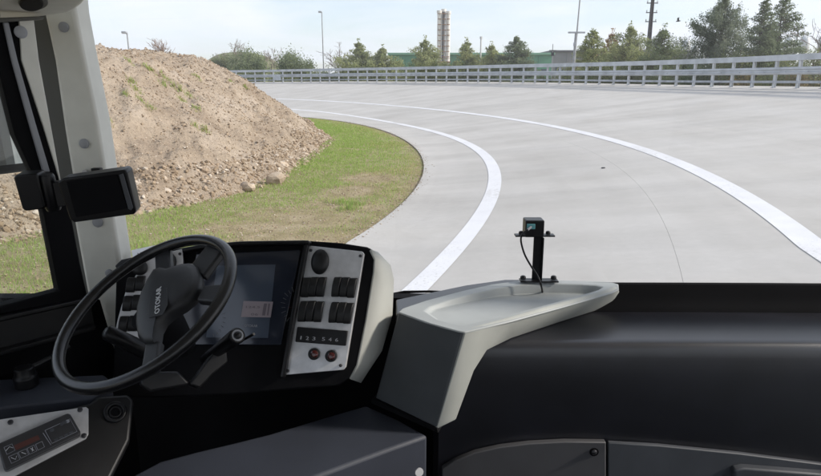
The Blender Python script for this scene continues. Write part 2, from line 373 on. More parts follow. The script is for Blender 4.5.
# worn white paint
m = surfmat('line_paint', [(0.66, 0.66, 0.68), (0.74, 0.74, 0.76)], 2.0, rough=0.7, fine=30, bump=0.1, bdist=0.003, fac2=0.08)
t = m.node_tree; b = t.nodes['Principled BSDF']; src = b.inputs['Base Color'].links[0].from_socket
g = t.nodes.new('ShaderNodeNewGeometry'); n = t.nodes.new('ShaderNodeTexNoise'); n.inputs['Scale'].default_value = 22; n.inputs['Detail'].default_value = 6; n.inputs['Roughness'].default_value = 0.75
n2 = t.nodes.new('ShaderNodeTexNoise'); n2.inputs['Scale'].default_value = 0.45; n2.inputs['Detail'].default_value = 2; t.links.new(g.outputs['Position'], n2.inputs['Vector'])
ma = t.nodes.new('ShaderNodeMath'); ma.operation = 'MULTIPLY_ADD'; ma.inputs[1].default_value = 0.55; t.links.new(n2.outputs['Fac'], ma.inputs[0])
t.links.new(g.outputs['Position'], n.inputs['Vector']); r = t.nodes.new('ShaderNodeValToRGB'); r.color_ramp.elements[0].position = 0.84; r.color_ramp.elements[1].position = 0.95
r.color_ramp.elements[0].color = (0.04, 0.04, 0.04, 1); r.color_ramp.elements[1].color = (0.75, 0.75, 0.75, 1); t.links.new(n.outputs['Fac'], ma.inputs[2]); t.links.new(ma.outputs[0], r.inputs[0])
mx = t.nodes.new('ShaderNodeMixRGB'); mx.inputs[2].default_value = (0.40, 0.385, 0.36, 1); t.links.new(r.outputs[0], mx.inputs[0]); t.links.new(src, mx.inputs[1]); t.links.new(mx.outputs[0], b.inputs['Base Color'])

gr = MB(); gr.poly([(-3000, -3000, -0.03), (3000, -3000, -0.03), (3000, 3000, -0.03), (-3000, 3000, -0.03)])
tag(gr.build('ground', 'soil', smooth=False), 'flat ground of dry grass and soil inside and outside the bend', kind='structure')
# road base with slabs laid on it
ths = np.arange(TH0, TH1 + 0.01, 0.5)
def strip(name, fa, fb, m, dz, parent=None, nr=2, t=ths):
    V = []; F = []
    for q in t:
        a, b_ = fa(q), fb(q)
        for i in range(nr):
            rho = a + (b_ - a) * i / (nr - 1); x, y = polar(q, rho); V.append((x, y, float(road_z(x, y)) + dz))
    for i in range(len(t) - 1):
        for j in range(nr - 1): k = i * nr + j; F.append((k, k + 1, k + nr + 1, k + nr))
    return np_mesh(name, V, F, m, parent, smooth=True)
track = strip('road', lambda q: edge_f(q) - 0.0, lambda q: RR + 0.75, 'joint_dark', -0.006, nr=70)
tag(track, 'banked pale concrete test track curving left in front of the bus', kind='structure')
pj = hit_road(709, 183); thj = math.degrees(math.atan2(pj.y - CY, pj.x - CX))
joff = float(np.mean([joint_f(q) - in_f(q) for q in (-6, -3, 0)]))
B = [lambda q: edge_f(q), lambda q: in_f(q) + joff, lambda q: in_f(q) + joff + 4.6, lambda q: in_f(q) + joff + 9.2, lambda q: in_f(q) + joff + 13.2, lambda q: RR + 0.7]
step = 6.4; starts = [thj + step * k for k in range(-8, 16) if TH0 < thj + step * k < TH1 - step]
for s0 in starts:
    for k in range(5):
        t = np.linspace(s0, s0 + step, 15); gap = 0.0018; nr = 14; V = []; F = []
        t = t.copy(); t[0] += math.degrees(gap / 62); t[-1] -= math.degrees(gap / 62)
        for q in t:
            a, b_ = B[k](q) + (gap if k else 0), B[k + 1](q) - gap
            for i in range(nr):
                x, y = polar(q, a + (b_ - a) * i / (nr - 1)); V.append((x, y, float(road_z(x, y))))
        n0 = len(V); V += [(x, y, z - 0.018) for x, y, z in V]
        for i in range(len(t) - 1):
            for j in range(nr - 1): c = i * nr + j; F.append((c, c + 1, c + nr + 1, c + nr))
        last = (len(t) - 1) * nr
        for j in range(nr - 1):
            F.append((j, j + n0, j + 1 + n0, j + 1)); F.append((last + j, last + j + 1, last + j + 1 + n0, last + j + n0))
        for i in range(len(t) - 1):
            c = i * nr; F.append((c, c + nr, c + nr + n0, c + n0)); c = i * nr + nr - 1; F.append((c, c + n0, c + nr + n0, c + nr))
        np_mesh('concrete_slab', V, F, 'concrete', track)
fine = np.arange(-20, 80, 0.2)
strip('lane_line', lambda q: in_f(q) - 0.15, lambda q: in_f(q) + 0.15, 'line_paint', 0.007, track, nr=4, t=fine)
strip('lane_line', lambda q: out_f(q) - 0.16, lambda q: out_f(q) + 0.16, 'line_paint', 0.007, track, nr=4, t=fine)
# grassed shoulder outside the rail falling to the plain
V = []; F = []; prof = [(0.72, -0.03), (1.6, -0.05), (3.0, -0.5), (5.2, -1.4), (7.5, -9)]
for q in ths:
    for d, dz in prof:
        x, y = polar(q, RR + d); z = float(railz(q)) + 0.08 + dz if dz > -5 else -0.05; V.append((x, y, z))
for i in range(len(ths) - 1):
    for j in range(4): k = i * 5 + j; F.append((k, k + 1, k + 6, k + 5))
tag(np_mesh('embankment', V, F, 'soil', smooth=True), 'grassy outer slope behind the guard rail', kind='structure')

# ------------------------------------------------------------------ guard rail
gx, gy = polar(20, RR)
rail = empty('guard_rail', (gx, gy, 1.95), 'long galvanised three-rail guard rail along the top of the banked bend', 'guard rail')
RHT = 1.636
def railp(q, dz=0.0, dr=0.0): x, y = polar(q, RR + dr); return Vector((x, y, float(road_z(*polar(q, RR))) + dz))
def unit_mesh(name, mb, m):
    me = bpy.data.meshes.new(name); me.from_pydata(mb.v, [], mb.f); fix_smooth(me); me.materials.append(MATS[m]); return me
post_me = unit_mesh('post', MB().box((0, 0, 0.77), 0.012, 0.14, 1.58).box((0, -0.07, 0.77), 0.11, 0.012, 1.58).box((0, 0.07, 0.77), 0.11, 0.012, 1.58).box((0, 0, 0.005), 0.24, 0.24, 0.02), 'galvanised')
dstep = math.degrees(1.6 / RR); nseg = 3; SEG = 1.6 * nseg
def wprof(y0):    # corrugated beam profile (y outwards = negative)
    return [(y0 - a, 0.655 + 0.375 * b) for a, b in ((0, 0), (.02, .07), (.075, .15), (.08, .28), (.02, .40), (.02, .60), (.08, .72), (.075, .85), (.02, .93), (0, 1))]
def extr(prof, L, closed=True):
    mb = MB(); n = len(prof)
    mb.v = [(-L / 2, y, z) for y, z in prof] + [(L / 2, y, z) for y, z in prof]
    for i in range(n if closed else n - 1): j = (i + 1) % n; mb.f.append((i, j, n + j, n + i))
    if closed: mb.f += [tuple(range(n)), tuple(range(2 * n - 1, n - 1, -1))]
    return mb
wp = wprof(-0.085); wp = wp + [(y + 0.006, z) for y, z in reversed(wp)]
beam_me = unit_mesh('beam', extr(wp, SEG + 0.02), 'galvanised')
bx = lambda y0, y1, z0, z1: [(y0, z0), (y0, z1), (y1, z1), (y1, z0)]
top_me = unit_mesh('top', extr(bx(-0.10, 0.06, 1.345, RHT), SEG - 0.006), 'galvanised')
low_me = unit_mesh('low', extr(bx(-0.13, -0.082, 0.24, 0.36), SEG - 0.006), 'galvanised_dull')
bolt_me = unit_mesh('bolt', MB().disc((0, -0.17, 0.80), (0, -1, 0), 0.035, 0.02, 8), 'galvanised_dull')
def inst(name, me, M, parent):
    o = bpy.data.objects.new(name, me); COL.objects.link(o); o.parent = parent; o.matrix_local = Matrix.Translation(-worldloc(parent)) @ M; return o
q = -14.0; i = 0
while q < 76:
    p = railp(q); d = (railp(q + 0.2) - railp(q - 0.2)); rz = math.atan2(d.y, d.x) + math.pi       # local +y points outwards
    inst('post', post_me, Matrix.Translation(p) @ Matrix.Rotation(rz, 4, 'Z') @ Matrix.Rotation(R_(random.uniform(-.6, .6)), 4, 'Y'), rail)
    if i % nseg == 0:
        a, b_ = railp(q), railp(q + dstep * nseg); c = (a + b_) / 2; d = (b_ - a).normalized(); X = -d; Z = Vector((0, 0, 1)); Y = Z.cross(X).normalized(); Z = X.cross(Y)
        M = Matrix((X, Y, Z)).transposed().to_4x4(); M.translation = c
        inst('beam', beam_me, M, rail); inst('top_rail', top_me, M, rail); inst('lower_rail', low_me, M, rail)
        if q < 45:
            for e in (-1.2, 0.1, 1.3): inst('bolt', bolt_me, M @ Matrix.Translation((e * 1.2, 0, 0)), rail)
    q += dstep; i += 1
# pale plate fixed on the rail far left
qa = None
for q in np.arange(40, 70, 0.1):
    p = railp(q, 0.9); v = p - O3; dd = v.y * cp - v.z * sp; X = 410.5 + FPX * v.x / dd
    if X < 278.5: qa = q; break
p = railp(qa, 0.62, -0.2); d = (railp(qa + .2) - railp(qa - .2)).normalized(); rz = math.atan2(d.y, d.x)
MB().box(p, 1.35, 0.03, 0.72, Matrix.Rotation(rz, 3, 'Z')).build('plate', 'galvanised', rail)

# ================================================================== earth mound
toe_px = [(331, 140), (318, 150), (300, 163), (275, 178), (250, 187), (220, 195), (190, 202), (150, 209), (100, 218), (45, 231), (0, 240)]
toe = [onZ(x, y, -H).to_2d() for x, y in toe_px]
toe = np.array([(p.x, p.y) for p in toe] + [(-10.5, 8.6), (-18, 7.5), (-34, 12), (-36, 44), (-16, 46), (-8.0, 38), (-4.6, 31)])
def poly_sd(x, y, P):
    """distance inside the polygon (negative outside)"""
    d = np.full(x.shape, 1e9); ins = np.zeros(x.shape, bool); n = len(P)
    for i in range(n):
        a, b_ = P[i], P[(i + 1) % n]; e = b_ - a; wx, wy = x - a[0], y - a[1]
        t = np.clip((wx * e[0] + wy * e[1]) / (e @ e), 0, 1); d = np.minimum(d, np.hypot(wx - e[0] * t, wy - e[1] * t))
        c = ((a[1] > y) != (b_[1] > y)) & (x < (b_[0] - a[0]) * (y - a[1]) / (b_[1] - a[1] + 1e-12) + a[0]); ins ^= c
    return np.where(ins, d, -d)
def mound_h(x, y):
    sd = poly_sd(x, y, toe) + fbm(x * 0.8, y * 0.8, 3) * 0.9
    h = sd * 0.70
    cap = 3.42 + fbm(x * 0.35 + 5, y * 0.35, 3) * 0.5 - 0.02 * np.clip(-(x + 9), 0, 30)
    k = 0.35; h = -k * np.logaddexp(-h / k, -cap / k)                 # soft minimum of slope and crest
    h = np.where(h > 0, h, h * 0.3)
    am = np.clip(sd / 0.8, 0, 1)
    gul = np.abs(fbm(x * 0.9 + y * 0.5, y * 0.2 - x * 0.2, 3)) * 0.5
    return h - 0.06 + am * (fbm(x * 1.6, y * 1.6, 4) * 0.34 + fbm(x * 5, y * 5, 3) * 0.26 + fbm(x * 13, y * 13, 2) * 0.13 - gul * 0.55)
nx, ny = 330, 400
gxs = np.linspace(-37, -2.2, nx) ; gxs = -2.2 - (np.linspace(0, 1, nx)[::-1] ** 1.6) * 34; gys = 7.2 + (np.linspace(0, 1, ny) ** 1.5) * 40
X, Y = np.meshgrid(gxs, gys); Z = mound_h(X, Y)
V = np.stack([X.ravel(), Y.ravel(), Z.ravel()], 1); idx = np.arange(nx * ny).reshape(ny, nx)
F = np.stack([idx[:-1, :-1].ravel(), idx[:-1, 1:].ravel(), idx[1:, 1:].ravel(), idx[1:, :-1].ravel()], 1)
sdv = poly_sd(V[:, 0], V[:, 1], toe); keep = (sdv[F] > -0.6).any(1); F = F[keep]
used = np.unique(F); rm = np.full(len(V), -1); rm[used] = np.arange(len(used)); 
mound = np_mesh('earth_mound', V[used], rm[F], 'mound_soil', smooth=True)
tag(mound, 'large heap of pale brown earth and rubble on the grass at left', kind='structure')
m = mat('stone_mix', (.4, .3, .2), 0.95, spec=0.2, bump=0.5, bscale=40); t = m.node_tree; at_ = t.nodes.new('ShaderNodeAttribute'); at_.attribute_name = 'rnd'
r = t.nodes.new('ShaderNodeValToRGB'); e = r.color_ramp.elements; e[0].color = (0.24, 0.175, 0.115, 1); e[1].color = (0.56, 0.49, 0.41, 1); k_ = e.new(0.75); k_.color = (0.37, 0.285, 0.205, 1)
t.links.new(at_.outputs['Fac'], r.inputs[0]); t.links.new(r.outputs[0], t.nodes['Principled BSDF'].inputs['Base Color'])
# rubble: unit stones, many joined as one mass, the big ones as things
def unit_stone(seed, sub=1):
    r = random.Random(seed); bm = bmesh.new(); bmesh.ops.create_icosphere(bm, subdivisions=max(1, sub), radius=1.0)
    sx, sy, sz = r.uniform(.8, 1.3), r.uniform(.7, 1.1), r.uniform(.5, .85)
    cuts = [(Vector((r.gauss(0, 1), r.gauss(0, 1), r.gauss(0, 1))).normalized(), r.uniform(.55, .85)) for _ in range(7)]
    for v in bm.verts:
        p = v.co.copy()
        for n, dd in cuts:
            e = p.dot(n) - dd
            if e > 0: p -= n * e
        p *= 1 + r.uniform(-.06, .06); v.co = (p.x * sx, p.y * sy, p.z * sz)
    bm.verts.ensure_lookup_table(); vs_ = np.array([v.co[:] for v in bm.verts]); fs = np.array([[v.index for v in f.verts] for f in bm.faces]); bm.free()
    return vs_, fs
stones = [unit_stone(i, 1) for i in range(12)]
def unit_pebble(seed):
    r = random.Random(seed); V_ = np.array([(1, 0, 0), (-1, 0, 0), (0, 1, 0), (0, -1, 0), (0, 0, 1), (0, 0, -1), (.6, .6, .5), (-.6, -.5, -.6)]) * np.array([r.uniform(.8, 1.2), r.uniform(.7, 1.1), r.uniform(.5, .9)])
    bm = bmesh.new(); vv = [bm.verts.new(p) for p in V_]; bmesh.ops.convex_hull(bm, input=vv); bmesh.ops.triangulate(bm, faces=bm.faces); bm.verts.index_update()
    o = np.array([v.co[:] for v in bm.verts]), np.array([[v.index for v in f.verts] for f in bm.faces]); bm.free(); return o
pebbles = [unit_pebble(i) for i in range(8)]
SCV = []
def rotm(n):
    q = rng.normal(size=(n, 4)); q /= np.linalg.norm(q, axis=1)[:, None]; w, x, y, z = q.T
    return np.stack([1 - 2 * (y * y + z * z), 2 * (x * y - z * w), 2 * (x * z + y * w), 2 * (x * y + z * w), 1 - 2 * (x * x + z * z), 2 * (y * z - x * w), 2 * (x * z - y * w), 2 * (y * z + x * w), 1 - 2 * (x * x + y * y)], 1).reshape(n, 3, 3)
def scatter(pts, sizes, stones=stones):
    Vs, Fs, k = [], [], 0; SCV.clear()
    which = rng.integers(0, len(stones), len(pts)); Rm = rotm(len(pts))
    for w in range(len(stones)):
        sel = np.where(which == w)[0]
        if not len(sel): continue
        v0, f0 = stones[w]; v = np.einsum('nij,mj->nmi', Rm[sel], v0) * sizes[sel][:, None, None]
        v[:, :, 2] *= 0.8; v += pts[sel][:, None, :]
        SCV.append(np.repeat(rng.random(len(sel)), len(v0))); Vs.append(v.reshape(-1, 3)); f = f0[None] + (np.arange(len(sel)) * len(v0))[:, None, None] + k; Fs.append(f.reshape(-1, 3)); k += len(sel) * len(v0)
    return np.concatenate(Vs), np.concatenate(Fs)
N_ = 260000
px_ = rng.uniform(-22, -2.5, N_); py_ = 8 + rng.random(N_) ** 1.3 * 30; sd = poly_sd(px_, py_, toe)
u_ = px_ / py_; ptz = mound_h(px_, py_); vis = (u_ > -0.72) & (u_ < -0.1)
keep = vis & (sd > -0.2) & (sd < 7.0) & (rng.random(N_) < np.where(sd < 0.9, 0.9, 0.10)); px_, py_, sd, ptz = px_[keep], py_[keep], sd[keep], ptz[keep]; n = min(len(px_), 10000); px_, py_, sd, ptz = px_[:n], py_[:n], sd[:n], ptz[:n]
sz = 0.014 + 0.05 * rng.random(n) ** 5 + np.where(sd < 1.0, 0.05 * rng.random(n) ** 3, 0)
V, F = scatter(np.stack([px_, py_, np.maximum(ptz, -0.03) + sz * 0.1], 1), sz); cv_ = np.concatenate(SCV)
N_ = 200000; cx_ = rng.uniform(-22, -2.5, N_); cy_ = 8 + rng.random(N_) ** 1.3 * 30; sd = poly_sd(cx_, cy_, toe); ok = (cx_ / cy_ > -0.72) & (cx_ / cy_ < -0.1) & (sd > -0.3) & (sd < 7.5); cx_, cy_ = cx_[ok][:36000], cy_[ok][:36000]
cs = (0.007 + 0.018 * rng.random(len(cx_)) ** 3) * np.clip(np.hypot(cx_, cy_) / 12, 1, 2); V2, F2 = scatter(np.stack([cx_, cy_, mound_h(cx_, cy_) + cs * 0.2], 1), cs, pebbles)
F = np.concatenate([F, F2 + len(V)]); V = np.concatenate([V, V2]); SCV.insert(0, cv_)
tag(np_mesh('rubble', V, F, 'stone_mix', attrs={'rnd': np.concatenate(SCV)}), 'loose stones and clods covering the earth heap', 'rubble', kind='stuff')
def stone_thing(px, py, wpx, label, seed, group=None):
    p = onZ(px, py, -H - 0.03); d = (p - O3).length; r = wpx / FPX * d / 2 * 1.2
    vs_, fs = unit_stone(seed, 2); me_v = vs_ * r * np.array([1, .85, .9]); bot = me_v[:, 2].min()
    o = np_mesh('rock', me_v + np.array([0, 0, -bot * 0.75 - 0.03]), fs, 'stone'); o.location = (p.x, p.y, 0); o.rotation_euler = (0, 0, seed)
    return tag(o, label, 'rock', group)
stone_thing(277, 184, 17, 'largest pale boulder lying on the grass right of the heap toe', 101)
stone_thing(281, 170, 17, 'pale rounded boulder against the heap just above the largest boulder', 102)
stone_thing(246, 191, 16, 'brown boulder on the grass between the white litter and the largest boulder', 103)
stone_thing(231, 190, 7, 'small brown stone just right of the white litter', 113)
stone_thing(197, 191, 10, 'dark reddish clod at the heap foot left of the white litter', 104)
for i, (x, y, w) in enumerate([(176, 203, 8), (182, 204, 7), (165, 205, 8), (155, 206, 7), (190, 198, 6), (206, 194, 6), (214, 195, 5), (258, 184, 6), (266, 177, 7), (290, 165, 7), (284, 160, 6), (298, 160, 6), (306, 156, 5), (313, 150, 5), (261, 188, 4), (170, 197, 9), (146, 205, 9), (140, 209, 8), (236, 183, 6), (225, 186, 5), (299, 154, 5), (270, 170, 6)]):
    stone_thing(x, y, w, 'fist to head sized pale stone along the foot of the heap', 120 + i, 'stones along the foot of the heap')
# white litter
p = onZ(218, 192.5, -H - 0.03)
lit = MB(); k = []
for j in range(14):
    a = 2 * math.pi * j / 14; k.append(p + Vector((math.cos(a) * 0.16, math.sin(a) * 0.10, 0.03 + 0.015 * math.sin(3 * a))))
lit.prism(k, (0, 0, 0.035)); tag(lit.build('litter', 'litter_white', bevel=0.015, seg=2), 'crumpled white piece of litter at the foot of the heap', 'litter')
p = onZ(602, 168, -H + 0.35); p = hit_road(603, 168.5)
tag(MB().prism([p + Vector((math.cos(a) * .05, math.sin(a) * .03, 0.0)) for a in np.linspace(0, 5.6, 9)], (0.01, 0, 0.025)).build('debris', 'ink', bevel=0.01), 'small dark scrap lying on the concrete lane', 'debris')

# ================================================================== grass
def blades(name, P, h, w, dry, parent=None, label=None, m='grass_blade'):
    n = len(P); a = rng.uniform(0, 2 * np.pi, n); d = np.stack([np.cos(a), np.sin(a), np.zeros(n)], 1); perp = np.stack([-np.sin(a), np.cos(a), np.zeros(n)], 1)
    lean = rng.uniform(0.1, 0.8, n)[:, None] * h[:, None]
    b0 = P - perp * w[:, None] / 2; b1 = P + perp * w[:, None] / 2; mid = P + d * lean * 0.35 + np.array([0, 0, 1]) * h[:, None] * 0.62; tip = P + d * lean + np.array([0, 0, 1]) * h[:, None]
    m0 = mid - perp * w[:, None] * 0.35; m1 = mid + perp * w[:, None] * 0.35
    V = np.stack([b0, b1, m1, m0, tip], 1).reshape(-1, 3); k = np.arange(n) * 5
    F = np.concatenate([np.stack([k, k + 1, k + 2], 1), np.stack([k, k + 2, k + 3], 1), np.stack([k + 3, k + 2, k + 4], 1)])
    o = np_mesh(name, V, F, m, parent, attrs={'dry': np.repeat(dry, 5), 'rnd': np.repeat(rng.random(n), 5)}); return o
m = mat('grass_blade', (0.1, 0.14, 0.04), 0.7, spec=0.2); t = m.node_tree; b = t.nodes['Principled BSDF']
ad = t.nodes.new('ShaderNodeAttribute'); ad.attribute_name = 'dry'; ar = t.nodes.new('ShaderNodeAttribute'); ar.attribute_name = 'rnd'
r1 = t.nodes.new('ShaderNodeValToRGB'); e = r1.color_ramp.elements; e[0].color = (0.22, 0.35, 0.06, 1); e[1].color = (0.40, 0.54, 0.15, 1)
r2 = t.nodes.new('ShaderNodeValToRGB'); e = r2.color_ramp.elements; e[0].color = (0.42, 0.35, 0.16, 1); e[1].color = (0.62, 0.52, 0.30, 1)
t.links.new(ar.outputs['Fac'], r1.inputs[0]); t.links.new(ar.outputs['Fac'], r2.inputs[0])
mx = t.nodes.new('ShaderNodeMixRGB'); t.links.new(ad.outputs['Fac'], mx.inputs[0]); t.links.new(r1.outputs[0], mx.inputs[1]); t.links.new(r2.outputs[0], mx.inputs[2])
t.links.new(mx.outputs[0], b.inputs['Base Color'])
tr = t.nodes.new('ShaderNodeBsdfTranslucent'); t.links.new(mx.outputs[0], tr.inputs[0]); ms = t.nodes.new('ShaderNodeMixShader'); ms.inputs[0].default_value = 0.45
t.links.new(b.outputs[0], ms.inputs[1]); t.links.new(tr.outputs[0], ms.inputs[2]); t.links.new(ms.outputs[0], t.nodes['Material Output'].inputs[0])
N_ = 660000
gx_ = rng.uniform(-12, 1.5, N_); gy_ = 5.5 + rng.random(N_) ** 1.7 * 42
rho = np.hypot(gx_ - CX, gy_ - CY); th = np.degrees(np.arctan2(gy_ - CY, gx_ - CX)); de = edge_f(th) - rho
de = de + fbm(gx_ * 2.2, gy_ * 2.2, 4) * 0.5 - 0.03
sd = poly_sd(gx_, gy_, toe)
bare = np.zeros(N_)
for (x, y, rx, ry) in [(300, 216, 1.3, 1.1), (262, 226, 1.2, 0.8), (345, 205, 1.0, 0.9), (285, 238, 1.5, 0.9), (370, 178, 0.9, 1.5), (352, 190, 1.0, 1.2)]:
    c = onZ(x, y, -H); bare = np.maximum(bare, 1 - np.hypot((gx_ - c.x) / rx, (gy_ - c.y) / ry) + fbm(gx_ * 1.7, gy_ * 1.7, 3) * 0.9)
bare = np.clip(bare * 1.5 - 0.1, 0, 1)
patch = fbm(gx_ * 0.9 + 3, gy_ * 0.9, 4) * 1.6 + fbm(gx_ * 4, gy_ * 4, 2) * 0.6
right = np.clip((2.2 - de) / 2.0, 0, 1)
dryp = np.clip(-0.16 + right * 0.6 + patch * 0.6 + bare * 1.1, 0, 1)
keep = (de > 0.0) & (sd < 0.15) & (rng.random(N_) < (1 - bare * 0.72) * np.clip(0.7 + patch * 0.8, 0.25, 1)) & (np.abs(gx_) < gy_ * 0.85 + 1.5)
gx_, gy_, dryp, de, bare = gx_[keep], gy_[keep], dryp[keep], de[keep], bare[keep]; n = len(gx_)
dd = np.hypot(gx_, gy_); h = (0.025 + 0.055 * rng.random(n)) * (0.65 + 0.7 * np.clip(0.5 + fbm(gx_ * 0.7, gy_ * 0.7, 3), 0, 1)) * (1 - 0.6 * bare) * np.clip(0.45 + de / 1.2, 0.45, 1)
wd = (0.0032 + 0.0035 * rng.random(n)) * np.clip(dd / 9, 1, 3.2)
dry = (rng.random(n) < dryp * 0.9).astype(float) * rng.uniform(0.55, 1, n) + (rng.random(n) < 0.3) * 0.2
g_o = blades('grass', np.stack([gx_, gy_, np.full(n, -0.035)], 1), h, wd, np.clip(dry, 0, 1))
tag(g_o, 'short green and straw coloured grass between the heap and the track', 'grass', kind='stuff')
# small pebbles on the bare soil
N_ = 15000
x0 = rng.uniform(-7, 0.5, N_); y0 = rng.uniform(6, 17, N_); rho = np.hypot(x0 - CX, y0 - CY); th = np.degrees(np.arctan2(y0 - CY, x0 - CX)); ok = (rho < edge_f(th) - 0.02) & (poly_sd(x0, y0, toe) < 0)
x0, y0 = x0[ok], y0[ok]; s0 = 0.006 + 0.022 * rng.random(len(x0)) ** 5
te = rng.uniform(-14, 45, 5000); re_ = edge_f(te) + rng.normal(size=5000) * 0.10 - 0.05; xe, ye = polar(te, re_)      # crumbs along the concrete edge
ze = np.where(re_ > edge_f(te), road_z(xe, ye) + 0.002, -0.022); se = 0.005 + 0.016 * rng.random(5000) ** 3
V, F = scatter(np.concatenate([np.stack([x0, y0, np.full(len(x0), -0.025)], 1), np.stack([xe, ye, ze], 1)]), np.concatenate([s0, se]), pebbles); tag(np_mesh('gravel', V, F, 'stone_mix', attrs={'rnd': np.concatenate(SCV)}), 'scattered gravel on the bare patches of the verge', 'gravel', kind='stuff')
# weed tufts on the heap and in the verge: each one a plant
def tuft(px, py, wpx, label, group, h=0.22, dry=0.25, onmound=True, n=260):
    r = ray(px, py); ts = np.linspace(6, 60, 1600)
    if onmound:
        g_ = H + r.z * ts - np.maximum(mound_h(r.x * ts, r.y * ts), -0.03); k = int(np.argmax(g_ < 0)); t_ = ts[k]
    else: t_ = (-H - 0.03) / r.z
    c = Vector((r.x * t_, r.y * t_, 0)); rad = wpx / FPX * t_ / 2
    a = rng.uniform(0, 2 * np.pi, n); q = rng.random(n) * rad * 1.3; x = c.x + np.cos(a) * q; y = c.y + np.sin(a) * q * 0.8
    z = np.maximum(mound_h(x, y), -0.03) if onmound else np.full(n, -0.03)
    o = blades('weed_tuft', np.stack([x, y, z - 0.02], 1), h * rng.uniform(.4, 1, n), np.full(n, 0.011) * t_ / 14, (rng.random(n) < dry) * 0.8)
    return tag(o, label, 'weeds', group)
for (x, y, w) in [(148, 68, 10), (152, 72, 8), (130, 62, 8), (131, 82, 9), (136, 90, 12), (126, 95, 8), (140, 100, 8), (150, 107, 10), (163, 84, 9), (174, 86, 12), (180, 91, 12), (190, 97, 12), (182, 101, 9), (197, 109, 10), (165, 79, 7), (196, 127, 12), (206, 131, 8), (197, 76, 9), (230, 82, 6), (246, 88, 5), (108, 120, 8)]:
    tuft(x, y, w, 'small green weed tuft growing on the slope of the earth heap', 'weed tufts on the heap', h=0.13, n=70, dry=0.45)
for (x, y, w) in [(340, 203, 24), (356, 205, 18), (349, 209, 22)]:
    tuft(x, y, w, 'pale green leafy weed clump standing up in the verge near the track edge', 'weed clumps in the verge', h=0.15, dry=0.3, onmound=False, n=240)

